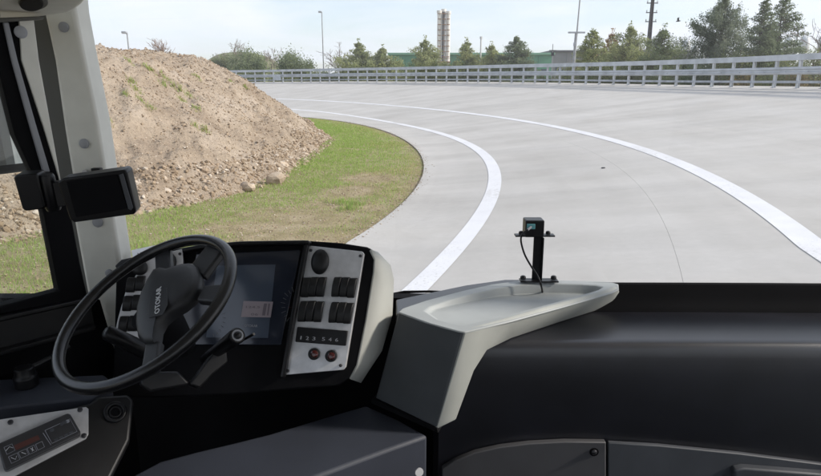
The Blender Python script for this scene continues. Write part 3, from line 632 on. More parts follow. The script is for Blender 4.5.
# ================================================================== trees and background
def leaves(C, size, asp=0.55):
    n = len(C); M = rotm(n); s = size * rng.uniform(0.6, 1.3, n)[:, None]
    u = M[:, :, 0] * s; w = M[:, :, 1] * s * asp
    V = np.stack([C - u, C + w, C + u, C - w], 1).reshape(-1, 3); k = np.arange(n) * 4
    return V, np.stack([k, k + 1, k + 2, k + 3], 1)
def base_at(px, D): p = onY(px, HZ, D); return Vector((p.x, p.y, -0.03))
def zof(px, py, D): return onY(px, py, D).z
def tree(kind, px, top, wpx, D, leafm, label, dens=1.0, group=None, low=0.12, name=None):
    b0 = base_at(px, D); hgt = zof(px, top, D) + 0.03; rad = wpx / FPX * math.hypot(b0.x, b0.y) * D / math.hypot(b0.x, b0.y) / 2
    r = np.random.default_rng(int(px * 13 + top * 7 + 5)); root = empty(name or {'fir': 'conifer_tree', 'loose': 'conifer_tree', 'round': 'pine_tree', 'tall': 'pine_tree', 'shrub': 'shrub'}[kind], b0, label, 'shrub' if kind == 'shrub' else 'tree', group)
    rad *= {'fir': 2.3, 'loose': 2.5, 'tall': 1.0, 'round': 1.12, 'shrub': 1.3}[kind]; tw = 0.018 * hgt + 0.04
    tk = MB(); tk.tube([b0 + Vector((0.02 * hgt * math.sin(3 * s + px), 0, s * hgt * 0.93)) for s in (0, .15, .35, .55, .75, 1)], [tw, tw * .9, tw * .72, tw * .5, tw * .3, 0.015], 7)
    C = []
    px1 = D / FPX                                     # metres per photo pixel there
    ls = max(0.06, 1.15 * px1)
    if kind in ('fir', 'loose', 'tall'):
        nb = int((110 if kind == 'fir' else 120) * dens)
        for i in range(nb):
            s = low + (1 - low) * ((i + r.random()) / nb); a = r.uniform(0, 2 * np.pi)
            if kind == 'fir': L_ = rad * (1 - s) ** 0.85 * r.uniform(.75, 1.12) + 0.15; up = -0.10 + 0.45 * s
            elif kind == 'tall': L_ = rad * (0.55 + 0.9 * (1 - s)) * min(1, (1.02 - s) * 3.2) * r.uniform(.5, 1.1); up = 0.55
            else: L_ = rad * 0.85 * ((1 - s) ** 0.9) * (0.92 + 0.30 * math.sin(s * 13 + px + 2 * a)) * r.uniform(.5, 1.3) + 0.25; up = 0.45
            st = b0 + Vector((0, 0, s * hgt * (0.96 if kind == 'fir' else 0.9))); d = Vector((math.cos(a), math.sin(a), up)); en = st + d * L_
            en.z = min(en.z, b0.z + hgt)
            tk.tube([st, st.lerp(en, 0.6) + Vector((0, 0, 0.03 * L_)), en], [0.02 + 0.012 * L_, 0.015, 0.006], 4, cap=False)
            m_ = int(max(30, 330 * (L_ / max(rad, .5)) ** 1.3) * (1.0 if kind != 'tall' else 1.2))
            t_ = 0.12 + 0.88 * r.random(m_) ** 0.6; sp_ = (0.10 + 0.16 * (1 - t_)) * (L_ * 0.6 + 0.35)
            Q = np.array(st)[None] + t_[:, None] * np.array(en - st)[None] + r.normal(size=(m_, 3)) * sp_[:, None] * np.array([1, 1, 0.6 if kind == 'fir' else 0.9]); C.append(Q)
            if kind == 'tall':
                C.append(np.array(en)[None] + r.normal(size=(46, 3)) * np.array([.13, .13, .34]) * (0.4 + rad * 0.16))
        C.append(np.array(b0)[None] + np.stack([r.normal(size=60) * .12, r.normal(size=60) * .12, hgt * r.uniform(.85, 1.0, 60)], 1))
    else:
        nb = int(46 * dens); zc = 0.55 if kind == 'round' else 0.45
        for i in range(nb):
            v = r.normal(size=3); v /= np.linalg.norm(v); q = r.random() ** 0.4
            hx = rad * 0.86; hz = hgt * (0.45 if kind == 'round' else 0.5)
            c = np.array(b0) + np.array([v[0] * hx * q, v[1] * hx * q, hgt * zc + v[2] * hz * q * 0.86])
            c[2] = max(c[2], 0.15)
            tk.tube([b0 + Vector((0, 0, hgt * 0.25 * r.random() + 0.1)), Vector(c) * 0.5 + (b0 + Vector((0, 0, hgt * .35))) * 0.5, Vector(c)], [0.05, 0.03, 0.01], 4, cap=False)
            m_ = 260 if kind == 'round' else 150; cl = rad * 0.22 * r.uniform(.7, 1.25)
            C.append(c[None] + r.normal(size=(m_, 3)) * cl * np.array([.75, .75, .8]))
    C = np.concatenate(C); C = C[C[:, 2] > 0.0]
    V, F = leaves(C, ls * (0.72 if kind != 'tall' else 0.66))
    tk.build('trunk', 'bark', root, smooth=False); np_mesh('crown', V, F, leafm, root)
    return root
def bare_tree(px, top, wpx, D, label, m='twig', seed=1, n0=5, lv=4, name='bare_tree', cat='tree', group=None, thin=1.0):
    b0 = base_at(px, D); hgt = zof(px, top, D) + 0.03; rad = wpx / FPX * D / 2; r = random.Random(seed)
    root = empty(name, b0, label, cat, group); tk = MB(); tb = MB()
    minr = 0.16 * D / FPX * thin
    tk.tube([b0, b0 + Vector((0, 0, hgt * 0.3)), b0 + Vector((0.03 * rad, 0, hgt * 0.55))], [0.02 * hgt + .02, 0.015 * hgt, 0.01 * hgt], 6)
    def grow(p, d, L_, k):
        e = p + d * L_; e.z = min(e.z, b0.z + hgt); mid = p.lerp(e, .5) + Vector((r.uniform(-.08, .08), r.uniform(-.08, .08), 0)) * L_
        w = max(minr, 0.011 * hgt * 0.6 ** (lv - k)); tb.tube([p, mid, e], [w, w * .85, max(minr * .7, w * .55)], 3, cap=False)
        if k <= 0: return
        for _ in range(3):
            nd = (d + Vector((r.gauss(0, .5), r.gauss(0, .5), r.gauss(0.1, .35)))).normalized(); grow(p.lerp(e, r.uniform(.45, 1)), nd, L_ * r.uniform(.5, .8), k - 1)
    for i in range(n0):
        a = r.uniform(0, 6.28); s = r.uniform(.15, .55); d = Vector((math.cos(a) * rad / hgt * 1.9, math.sin(a) * rad / hgt * 1.9, 1)).normalized()
        grow(b0 + Vector((0, 0, hgt * s)), d, hgt * r.uniform(.22, .34), lv - 1)
    tk.build('trunk', 'bark', root, smooth=False); tb.build('twigs', m, root, smooth=False); return root
BG = 'conifers behind the guard rail'
# left of centre
tree('round', 250, 51, 38, 112, 'leaf_pine', 'round bushy pine left of the taller round pine, behind the heap', 1.0)
tree('round', 297, 48, 38, 105, 'leaf_pine', 'round bushy pine just left of the street lamp in the middle', 1.0)
tree('round', 221, 53, 22, 118, 'leaf_shrub', 'dull low bush on the left edge of the green rise', 0.8)
bare_tree(236, 37, 34, 150, 'thin leafless tree showing above the left round pine', seed=3, n0=7, lv=4)
bare_tree(272, 42, 22, 160, 'leafless tree showing between the two round pines', seed=4, n0=7, lv=4)
bare_tree(343, 42, 30, 104, 'leafless grey bush right of the street lamp', seed=5, n0=9, lv=4)
bare_tree(164, 38, 9, 70, 'narrow reddish brown leafless tree peeking above the heap crest', 'red_twig', seed=6, n0=12, lv=4)
tree('loose', 359, 38, 27, 96, 'leaf_light', 'light green pointed conifer right of the leafless bush', 1.2)
tree('loose', 383, 44, 26, 94, 'leaf_light', 'low light green conifer at the left end of the green building', 1.2)
tree('loose', 425, 35, 28, 84, 'leaf_light', 'light green conifer just left of the triple chimney', 1.2)
tree('loose', 466, 37, 26, 82, 'leaf_light', 'pointed light green conifer right of the triple chimney', 1.2)
tree('loose', 491, 41, 24, 80, 'leaf_light', 'smaller light green conifer between the pointed one and the dark one', 1.1)
tree('fir', 515, 35, 34, 76, 'leaf_dark', 'dark green dense conifer in front of the green building', 1.5, low=0.05)
# right of centre
tree('fir', 590, 28, 34, 66, 'leaf_light', 'light green cone shaped conifer right of the crossarm mast', 1.5, low=0.05)
tree('loose', 609, 28, 30, 68, 'leaf_autumn', 'orange brown autumn tree between two green conifers', 0.9, name='autumn_tree')
tree('loose', 626, 20, 36, 62, 'leaf_light', 'tall green conifer with yellowing leaves left of the pylon', 1.6)
tree('loose', 659, 23, 42, 58, 'leaf_pine', 'broad green conifer just right of the pylon foot', 1.5)
bare_tree(640, 30, 26, 72, 'wispy leafless tree left of the pylon', seed=8, n0=6, lv=4)
tree('tall', 715, -14, 60, 54, 'leaf_blue', 'large grey green pine with upright bristly branches at right', 1.35, low=0.10)
tree('fir', 756, -4, 30, 47, 'leaf_dark', 'slim dark spruce right of the large pine', 1.7, low=0.08)
tree('fir', 775, -9, 38, 49, 'leaf_dark', 'spruce with drooping tip rightmost of the two spruces', 1.8, low=0.08)
bare_tree(824, 12, 40, 42, 'leafless branches reaching in at the right edge', seed=9, n0=8, lv=4)
# undergrowth along the embankment: a row of shrubs
SH = 'shrubs behind the guard rail'
SHL = {343: 'low shrub below the leafless grey bush right of the street lamp', 568: 'low shrub at the foot of the crossarm mast behind the rail', 602: 'green shrub under the orange brown autumn tree', 640: 'green shrub at the foot of the power pole', 672: 'shrub below the pale silo left of the large pine', 694: 'dark shrub under the left side of the large pine', 716: 'light shrub in front of the trunk of the large pine', 738: 'tall light shrub between the large pine and the slim spruce', 764: 'dense green shrub at the foot of the two spruces', 788: 'shrub under the thin grey post at right', 812: 'tall shrub below the leafless branches at the right edge', 840: 'rightmost shrub cut off by the right edge of the view', 772: 'low shrub seen through the rail below the right spruce', 410: 'low shrub seen through the rail left of the triple chimney', 360: 'low shrub at the foot of the leftmost light green conifer', 455: 'low shrub just right of the triple chimney foot', 500: 'low shrub at the foot of the dark dense conifer', 320: 'low shrub at the foot of the middle street lamp', 282: 'low shrub under the round pine beside the street lamp', 248: 'low shrub under the left round pine, near the heap', 540: 'low shrub in front of the right end of the green hall', 800: 'straw coloured dry shrub behind the rail near the thin grey post', 744: 'straw coloured dry shrub behind the rail left of the slim spruce'}
for i, (x, tp, w, m_, lab) in enumerate([(568, 62, 26, 'leaf_shrub', None), (602, 58, 30, 'leaf_shrub', None), (640, 55, 34, 'leaf_shrub', None), (672, 52, 34, 'leaf_pine', None), (694, 56, 30, 'leaf_dark', None), (716, 52, 36, 'leaf_shrub', None), (738, 44, 36, 'leaf_shrub', None), (764, 46, 44, 'leaf_pine', None), (788, 50, 36, 'leaf_shrub', None), (812, 42, 40, 'leaf_shrub', None), (800, 66, 30, 'leaf_dry', None), (840, 40, 50, 'leaf_shrub', None), (772, 66, 30, 'leaf_shrub', None), (744, 68, 28, 'leaf_dry', None), (410, 68, 26, 'leaf_shrub', None), (360, 71, 30, 'leaf_shrub', None), (455, 69, 28, 'leaf_shrub', None), (500, 68, 28, 'leaf_shrub', None), (320, 72, 30, 'leaf_shrub', None), (282, 73, 30, 'leaf_shrub', None), (248, 73, 30, 'leaf_shrub', None), (540, 70, 24, 'leaf_shrub', None), (343, 70, 36, 'leaf_shrub', None)]):
    D = float(np.interp(x, [250, 340, 440, 560, 640, 700, 820], [98, 90, 78, 60, 52, 45, 37])) + (2.5 if tp > 60 and x > 560 else 4 + (i % 3))
    tree('shrub', x, tp, w, D, m_, SHL[x], 0.9, SH)
# green rise
V = []; F = []; c = base_at(243, 190); n = 40
for j in range(12):
    for i in range(n):
        a = 2 * math.pi * i / n; q = j / 11; rr = 1 - q; V.append((c.x + math.cos(a) * 17 * rr, c.y + math.sin(a) * 30 * rr, (zof(243, 53, 190)) * (1 - rr ** 2.4) ** 1.0 + 0.3 * math.sin(a * 5 + j)))
for j in range(11):
    for i in range(n): F.append((j * n + i, j * n + (i + 1) % n, (j + 1) * n + (i + 1) % n, (j + 1) * n + i))
tag(np_mesh('hill', V, F, 'hill_grass', smooth=True), 'low grassy rise behind the round pines', kind='structure')
# far tree line: a distant wood that closes the horizon
C = []; 
for ang in np.arange(-42, 42, 0.55):
    D = 420 + 60 * math.sin(ang * 1.7); x = D * math.tan(R_(ang)); hh = 7 + 3 * random.random()
    v = rng.normal(size=(220, 3)); v /= np.linalg.norm(v, axis=1)[:, None]; C.append(np.array([x, D, hh * 0.45])[None] + v * np.array([4.2, 3, hh * 0.5]) * (rng.random((220, 1)) ** 0.4))
V, F = leaves(np.concatenate(C), 0.8); tag(np_mesh('far_wood', V, F, 'leaf_pine'), 'distant line of trees on the horizon', 'wood', kind='stuff')

# ------------------------------------------------------------------ buildings
def building(name, px0, px1, top, D, depth, wallm, label, bays, roofm='roof_dark', cat='building', win=True):
    a = base_at(px0, D); b_ = base_at(px1, D); zt = zof((px0 + px1) / 2, top, D); root = empty(name, ((a.x + b_.x) / 2, D, 0), label, cat)
    MB().box(((a.x + b_.x) / 2, D + depth / 2, zt / 2 - 0.02), b_.x - a.x, depth, zt).build('wall', wallm, root)
    MB().box(((a.x + b_.x) / 2, D + depth / 2, zt + 0.18), b_.x - a.x + 0.8, depth + 0.8, 0.4).build('roof', roofm, root, bevel=0.05)
    w = (b_.x - a.x) / bays
    for i in range(bays):
        x = a.x + w * (i + .5)
        if win:
            MB().box((x, D - 0.03, zt * 0.55), w * 0.55, 0.12, zt * 0.16).build('window', 'window_dark', root)
        MB().box((a.x + w * i + 0.1, D - 0.06, zt / 2), 0.25, 0.16, zt * 0.98).build('pilaster', wallm, root)
    return root
building('factory_hall', 390, 551, 54.8, 120, 40, 'green_cladding', 'long green clad factory hall behind the conifers', 12, 'green_trim')
building('warehouse', 551.5, 692, 52.0, 135, 40, 'grey_cladding', 'long grey warehouse with dark flat roof right of the green hall', 10)
# chimney
D = 104; root = empty('chimney_stack', base_at(443, D), 'tall triple steel chimney standing between the conifers', 'chimney'); zt = zof(443, 11, D)
for i, (dx, dy, tp) in enumerate([(-0.72, 0, 0.0), (0.02, 0.7, 0.3), (0.74, 0, -0.1)]):
    x = root.location.x + dx; f_ = MB().tube([(x, D + dy, 0), (x, D + dy, zt + tp)], 0.31, 14).build('flue', 'chimney_white' if i != 1 else 'grey_cladding', root)
    MB().tube([(x, D + dy, zt + tp - 0.35), (x, D + dy, zt + tp + 0.08)], 0.40, 14).build('cap', 'chimney_white', f_)
x = root.location.x
for s in np.linspace(0.08, 0.97, 15):
    MB().box((x, D - 0.30, zt * s), 1.9, 0.10, 0.10).box((x, D + 0.5, zt * s), 1.9, 0.1, 0.1).build('brace', 'rust', root)
for dx in (-0.36, 0.36): MB().tube([(x + dx, D - 0.45, 0), (x + dx, D - 0.45, zt * .97)], 0.07, 5).build('ladder_rail', 'steel_pole', root)
MB().box((x, D - 0.2, zt * 0.40), 2.4, 2.0, 0.12).box((x, D - 1.2, zt * .40 + .5), 2.4, .06, .06).build('platform', 'rust', root)
# street lamps
def lamp(px, top, D, label, sidex):
    b0 = base_at(px, D); z = zof(px, top, D); root = empty('street_lamp', b0, label, 'street lamp', 'street lamps by the track')
    MB().tube([b0, (b0.x, b0.y, z)], [0.11, 0.06], 8).build('pole', 'steel_pole', root)
    hd = MB().box((b0.x + sidex * 0.25, b0.y, z + 0.12), 0.5, 0.4, 0.22).box((b0.x, b0.y, z), .16, .16, .25).build('lamp_head', 'galvanised_dull', root, bevel=0.05)
    MB().box((b0.x + sidex * 0.3, b0.y, z - 0.005), 0.36, 0.3, 0.03).build('lens', 'white_card', hd)
lamp(324, 12.5, 98, 'tall slender street lamp standing in the gap right of the round pines', -1)
lamp(132, 33.5, 66, 'street lamp whose head just shows above the earth heap', -1)
# crossarm mast, tower pole, small poles
D = 58; b0 = base_at(572, D); root = empty('utility_mast', b0, 'tall thin mast with one crossarm behind the guard rail', 'mast'); zt = zof(576, -20, D)
MB().tube([b0, (b0.x + 0.3, b0.y, zt)], [0.10, 0.05], 8).build('pole', 'steel_pole', root)
z1 = zof(574, 32.5, D); MB().box((b0.x + 0.12, b0.y - .1, z1), 1.5, 0.12, 0.14).build('crossarm', 'galvanised_dull', root)
MB().box((b0.x + 0.02, b0.y - .12, z1 - 1.0), 0.22, 0.16, 0.3).build('junction_box', 'galvanised_dull', root)
MB().tube([(b0.x, b0.y - .05, 0), (b0.x + .1, b0.y - .05, z1)], [.15, .12], 8).build('sleeve', 'steel_pole', root)
D = 80; b0 = base_at(645.5, D); root = empty('power_pylon', b0, 'dark lattice power pole with three short crossarms', 'pylon'); zt = zof(650, -14, D)
for sx, sy in ((-.2, -.2), (.2, -.2), (-.2, .2), (.2, .2)):
    MB().tube([b0 + Vector((sx, sy, 0)), b0 + Vector((sx * .45, sy * .45, zt))], [.10, .08], 5).build('leg', 'dark_metal', root)
mb = MB(); zz = 0; k = 0
while zz < zt - 0.6:
    s0 = .2 * (1 - .55 * zz / zt); s1 = .2 * (1 - .55 * (zz + .6) / zt); sg = 1 if k % 2 else -1
    for yy in (-1, 1): mb.tube([b0 + Vector((-s0 * sg, s0 * yy, zz)), b0 + Vector((s1 * sg, s1 * yy, zz + .6))], .03, 4)
    zz += .6; k += 1
mb.build('lattice', 'dark_metal', root)
for tp in (3, 12.5, 21.5, -6):
    z1 = zof(648, tp, D); ca = MB().box((b0.x, b0.y, z1), 1.35, 0.12, 0.10).build('crossarm', 'dark_metal', root)
    for dx in (-.6, .6): MB().tube([(b0.x + dx, b0.y, z1), (b0.x + dx, b0.y, z1 + .28)], [.05, .07], 6).build('insulator', 'tank_white', ca)
D = 70; b0 = base_at(551, D); root = empty('signal_pole', b0, 'short pole with bracket and box by the grey building end', 'pole'); z1 = zof(551, 44, D)
MB().tube([b0, (b0.x, b0.y, z1)], [.07, .04], 6).build('pole', 'steel_pole', root); MB().box((b0.x, b0.y - .1, zof(551, 50.5, D)), .75, .1, .1).box((b0.x, b0.y - .1, zof(551, 54, D)), .3, .2, .35).build('bracket', 'dark_metal', root)
D = 110; b0 = base_at(480, D); root = empty('flue_pipe', b0, 'thin white vent pipe rising between two light green conifers', 'pipe'); z1 = zof(480, 37, D)
MB().tube([b0, (b0.x, b0.y, z1)], .13, 8).build('pipe', 'tank_white', root); MB().tube([(b0.x, b0.y, z1 - .3), (b0.x, b0.y, z1 + .1)], .22, 8).build('cap', 'tank_white', root)
D = 62; b0 = base_at(791, D); root = empty('thin_post', b0, 'thin grey post rising between the white tanks at right', 'post'); z1 = zof(791, 29, D)
MB().tube([b0, (b0.x, b0.y, z1)], [.09, .06], 7).build('pole', 'steel_pole', root); MB().box((b0.x, b0.y, z1), .3, .2, .12).build('head', 'steel_pole', root)
def tank(px, top, wpx, D, label):
    b0 = base_at(px, D); z = zof(px, top, D); r = wpx / FPX * D / 2; root = empty('water_tower', b0, label, 'water tower', 'pale silos beyond the trees')
    MB().tube([b0, (b0.x, b0.y, z * .72)], r * .72, 14).build('shaft', 'tank_white', root)
    MB().tube([(b0.x, b0.y, z * .72), (b0.x, b0.y, z * .78), (b0.x, b0.y, z * .94), (b0.x, b0.y, z)], [r * .75, r, r, r * .35], 16).build('tank', 'tank_white', root, ang=70)
    for dx in (-.5, .5): MB().tube([(b0.x + dx * r, b0.y, z * .9), (b0.x + dx * r, b0.y, z * 1.06)], .08, 5).build('rail_post', 'steel_pole', root)
tank(682.5, 39, 8, 150, 'pale silo left of the large grey green pine'); tank(692, 45, 6, 160, 'low pale silo touching the left side of the large pine')
tank(784, 37, 9, 120, 'pale silo right of the spruces'); tank(799, 36, 9, 125, 'pale silo right of the thin grey post'); tank(817, 35, 8, 118, 'pale silo at the right edge')
# bird
D = 60; c = onY(678, 21, D); root = tag(MB().tube([c + Vector((-.20, 0, -.05)), c + Vector((-.1, 0, -.01)), c + Vector((.08, 0, .01)), c + Vector((.19, 0, .03)), c + Vector((.25, 0, .02))], [.012, .05, .06, .04, .008], 8).build('bird', 'bird_black', None, ang=80), 'small dark bird flying left of the large pine', 'bird')
for s in (-1, 1):
    MB().prism([c + Vector((-.06, .03 * s, .03)), c + Vector((-.04, .16 * s, .24)), c + Vector((.05, .10 * s, .36)), c + Vector((.07, .05 * s, .15)), c + Vector((.08, .03 * s, .03))], (0.0, .012, 0.0)).build('wing', 'bird_black', root)

# ================================================================== the bus cab
bus = empty('bus', (0, 0.9, 0.5), 'cab of a bus seen from inside with black dashboard, steering wheel and grey pillar', 'bus')
zr = lambda z: H + z
def ext(px_l, plane, front, back, name, m, parent, bevel=0.0, seg=2):
    """plate traced on a plane: front face at offset front, back face at offset back"""
    return MB().prism(plane.pts(px_l, front), plane.n * (back - front)).build(name, m, parent, bevel, seg)
FR = Vector((0, -1, 0))
# ---- shell that shades the cab
MB().box((0.0, -1.35, zr(0.86)), 4.4, 6.75, 0.06).build('roof', 'roof_liner', bus)
MB().box((0.0, -4.7, zr(-1.2)), 4.4, 0.06, 1.1).build('wall_panel', 'roof_liner', bus)
MB().box((1.75, -1.4, zr(-1.35)), 0.06, 6.4, 0.9).box((1.75, -1.4, zr(0.78)), 0.06, 6.4, 0.12).box((1.75, 1.75, zr(-.2)), .08, .14, 1.9).box((1.75, -.2, zr(-.2)), .08, .14, 1.9).box((1.75, -2.4, zr(-.2)), .08, .14, 1.9).build('wall_panel', 'roof_liner', bus)
MB().box((0.0, -1.3, zr(-1.78)), 4.4, 7.0, 0.06).build('floor', 'deep_black', bus)
MB().box((0.1, 2.10, zr(-1.25)), 3.6, 0.05, 1.0).build('bulkhead', 'deep_black', bus)
# windscreen
gw = MB(); nx_ = 24; nz_ = 8
for j in range(nz_ + 1):
    for i in range(nx_ + 1):
        x = -1.12 + 2.95 * i / nx_; s = j / nz_; gw.v.append((x, 2.13 - 0.10 * s - 0.10 * abs((x - 0.3) / 1.5) ** 3, zr(-0.74 + 1.57 * s)))
for j in range(nz_):
    for i in range(nx_): k = j * (nx_ + 1) + i; gw.f.append((k, k + 1, k + nx_ + 2, k + nx_ + 1))
gw.build('windscreen', 'windscreen_glass', bus, ang=80)
# ---- left wall plane (runs towards the front right like the side sills)
WN = Vector((0.77, -0.64, 0)); WL = Plane((-0.95, 1.78, H), WN)
PY = Plane((0, 1.86, H), FR)
# side wall below and behind the window
ext([(-60, 318), (78, 296), (100, 300), (135, 420), (150, 560), (-160, 560)], WL, -0.03, -0.07, 'side_wall', 'deep_black', bus)
ext([(-160, -200), (0, 20), (0, 22), (-160, 22)], WL, -0.02, -0.06, 'wall_panel', 'deep_black', bus)
# wall further back with its window opening
def wl(t, z): return Vector((-0.95, 1.78, 0)) + Vector((-.64, -.77, 0)) * t + Vector((0, 0, zr(z)))
MB().prism([wl(0.30, -1.8), wl(3.0, -1.8), wl(3.0, -.58), wl(.30, -.58)], WN * -0.05).build('wall_panel', 'black_plastic', bus)
MB().prism([wl(.5, .3), wl(3, .3), wl(3, .85), wl(.5, .85)], WN * -.05).build('wall_panel', 'roof_liner', bus)
# window frame: front member, seal strip, bottom member
wf = ext([(-4, 22), (19, 21), (21.5, 60), (44, 130), (60, 178), (66, 200), (73, 224), (80, 262), (88, 298), (-40, 322), (-40, 317), (59, 291), (44, 214), (31.5, 171), (15, 135), (0, 75), (-12, 45)], WL, 0.012, -0.03, 'window_frame', 'deep_black', bus, 0.004)
ext([(3, 22), (9, 22), (18, 60), (35, 120), (50.5, 172), (43, 172), (28, 120), (11.5, 60)], WL, 0.020, 0.0121, 'seal_strip', 'seal_grey', wf, 0.003)
ext([(-40, 326), (90, 298), (91, 301), (-40, 330)], WL, 0.028, 0.0, 'sill_edge', 'black_plastic', bus, 0.002)
ext([(-40, 330), (91, 301), (96, 326), (-40, 362)], WL, 0.004, -0.03, 'sill_panel', 'black_plastic', bus, 0.004)
ext([(-40, 362), (96, 326), (97, 330), (-40, 367)], WL, 0.030, -0.03, 'sill_bead', 'black_satin', bus, 0.003)
ext([(-60, -120), (0, 10), (15, 135), (31.5, 171), (44, 214), (59, 291), (-60, 322)], WL, -0.010, -0.014, 'side_glass', 'window_glass', bus)
# ---- pillar
pil = ext([(44, 14), (54, 60), (64, 130), (72, 178), (74, 223), (87, 294), (98, 345), (105, 380), (146, 380), (136, 345), (121, 268), (113, 217), (108, 190), (97, 120), (82, 47), (75, 10), (72, -20), (40, -20)], PY, 0.0, -0.09, 'pillar', 'pillar_grey', bus, 0.012, 3)
ext([(19, 19), (34, 19), (39, 60), (50, 120), (60.5, 178), (65, 205), (59, 178), (44, 128), (21.5, 60)], WL, 0.016, -0.03, 'pillar_trim', 'pillar_grey', bus, 0.003)
ext([(33, 14), (48, 14), (58, 60), (70, 130), (76, 178), (78, 223), (92, 294), (70, 294), (58, 200), (46, 120), (37, 60)], PY, -0.03, -0.10, 'pillar_channel', 'channel_grey', bus)  # receding side of the light pillar; mid grey paints in its shade
for (x, y, r) in ((64, 27, 4.7), (84.5, 143.5, 4.7), (109.5, 273, 4.0), (98, 222, 5.2)):
    MB().disc(PY.at(x, y, 0.001), FR, r / FPX * 1.9, 0.004, 24, dome=0.002).build('cap', 'cap_grey', pil)
MB().disc(WL.at(20.5, 32, 0.017), WN, 5.6 / FPX * 1.75, 0.003, 24, dome=0.002).build('cap', 'cap_grey', bus)
# small clip above the monitor
MB().box(PY.at(97, 170.5, 0.012), 0.028, 0.02, 0.016).build('clip', 'black_satin', pil, 0.003); MB().disc(PY.at(86, 172, 0.002), FR, .008, .008, 14).build('bolt', 'brushed_metal', pil)
# ---- roof console over the driver
rc = [onZ(x, y, 0.17) for x, y in [(-120, 24), (0, 19.2), (40, 17), (60, 14.2), (71, 12.6), (77, 9.5), (83, 5), (89, -1.5), (96, -12), (108, -40), (-120, -40)]]
con = MB().prism(rc, (0, 0, 0.34)).build('roof_console', 'pillar_grey', bus, 0.012, 3)
c = onZ(32, 0.5, 0.17); rcs = MB(); ring = []
for j in range(28):
    a = 2 * math.pi * j / 28; q = onZ(33 + 15 * math.cos(a), 1.0 + 7.5 * math.sin(a), 0.17); ring.append(q + Vector((0, 0, -0.004)))
rcs.prism(ring, (0, 0, 0.003)).build('recess_ring', 'channel_grey', con, 0.001)
ring = [onZ(31 + 12 * math.cos(2 * math.pi * j / 28), 0.5 + 6.5 * math.sin(2 * math.pi * j / 28), 0.17) + Vector((0, 0, -0.010)) for j in range(28)]
MB().prism(ring, (0, 0, 0.0055)).build('recess', 'deep_black', con, 0.002)
ext([(-40, 25), (44, 19.5), (44, 16), (-40, 19)], Plane((-0.95, 1.74, H), WN), 0.0, -0.03, 'console_edge', 'channel_grey', bus, 0.003)
# ---- exterior mirror seen through the side window
MP = Plane((-1.42, 2.05, H - .1), (0.75, -0.66, 0.05))
mi = ext([(-60, 40), (6, 50), (20, 78), (29, 165), (31, 171), (-60, 182)], MP, 0.0, -0.08, 'exterior_mirror', 'black_satin', bus, 0.012)
ext([(-56, 46), (3, 56), (15, 82), (23, 163), (-56, 172)], MP, 0.0032, 0.0012, 'mirror_glass', 'mirror', mi)

# ---- steering wheel
WC = Vector((-0.616, 1.357, zr(-0.512))); az, el = -0.702, 0.999
WNn = Vector((math.cos(el) * math.sin(az), -math.cos(el) * math.cos(az), math.sin(el))); wa = Vector((0, 0, 1)).cross(WNn).normalized(); wb = WNn.cross(wa)
WP = Plane(WC, WNn); RW = 0.2210
sw = MB().tube([WC + (wa * math.cos(t) + wb * math.sin(t)) * RW for t in np.linspace(0, 2 * math.pi, 96, endpoint=False)], 0.0142, 18, closed=True).build('steering_wheel', 'wheel_leather', bus, ang=80)
pad = [(150, 283), (156.5, 272.5), (163, 270), (170, 271.5), (178, 269), (187, 266.5), (195, 266), (201, 270), (203, 279), (201, 290), (195, 299), (184, 308), (172, 315), (163, 323), (158, 332), (156, 345), (147, 346), (140.5, 340), (138.5, 328), (139.5, 312), (143.5, 297)]
hub = MB(); P0 = WP.pts(pad, -0.012); cen = sum(P0, Vector()) / len(P0); n = len(P0)
for sc, off in ((0.93, -0.030), (1.0, -0.012), (0.985, -0.002), (0.93, 0.005), (0.80, 0.009), (0.5, 0.012)):
    hub.v += [tuple(cen + (p - cen) * sc + WNn * (off + 0.012)) for p in P0]
for r_i in range(5):
    for j in range(n): j2 = (j + 1) % n; hub.f.append((r_i * n + j, r_i * n + j2, (r_i + 1) * n + j2, (r_i + 1) * n + j))
hub.f.append(tuple(range(n - 1, -1, -1))); hub.f.append(tuple(5 * n + j for j in range(n)))
hub_o = hub.build('hub_pad', 'pad_rubber', sw, ang=50)
def spoke(a0, a1, b0, b1, mid=None):
    q = [WP.at(*a0, -0.008), WP.at(*a1, -0.008), WP.at(*b1, -0.004), WP.at(*b0, -0.004)]
    MB().prism(q, WNn * -0.020).build('spoke', 'pad_rubber', sw, 0.005, 3)
spoke((155, 275), (171, 274), (154, 252), (169, 246)); spoke((188, 268), (203, 276), (207, 244), (222, 250))
spoke((145, 342), (160, 340), (140, 372), (156, 367)); spoke((196, 300), (204, 285), (219, 302), (228, 283))
# badge outline and lettering
bq = [(151, 296), (153, 291), (167, 288), (168, 305), (163, 315), (149, 318), (149, 306)]
MB().prism(WP.pts(bq, 0.0118), WNn * 0.0012).build('badge_panel', 'pad_rubber', sw, 0.0006)
text_on('lettering', 'OTOKAR', WP.at(159.5, 312.5, 0.0134), WP.at(161.5, 286.5, 0.0134), WNn, 0.0125, 'print_white', sw)
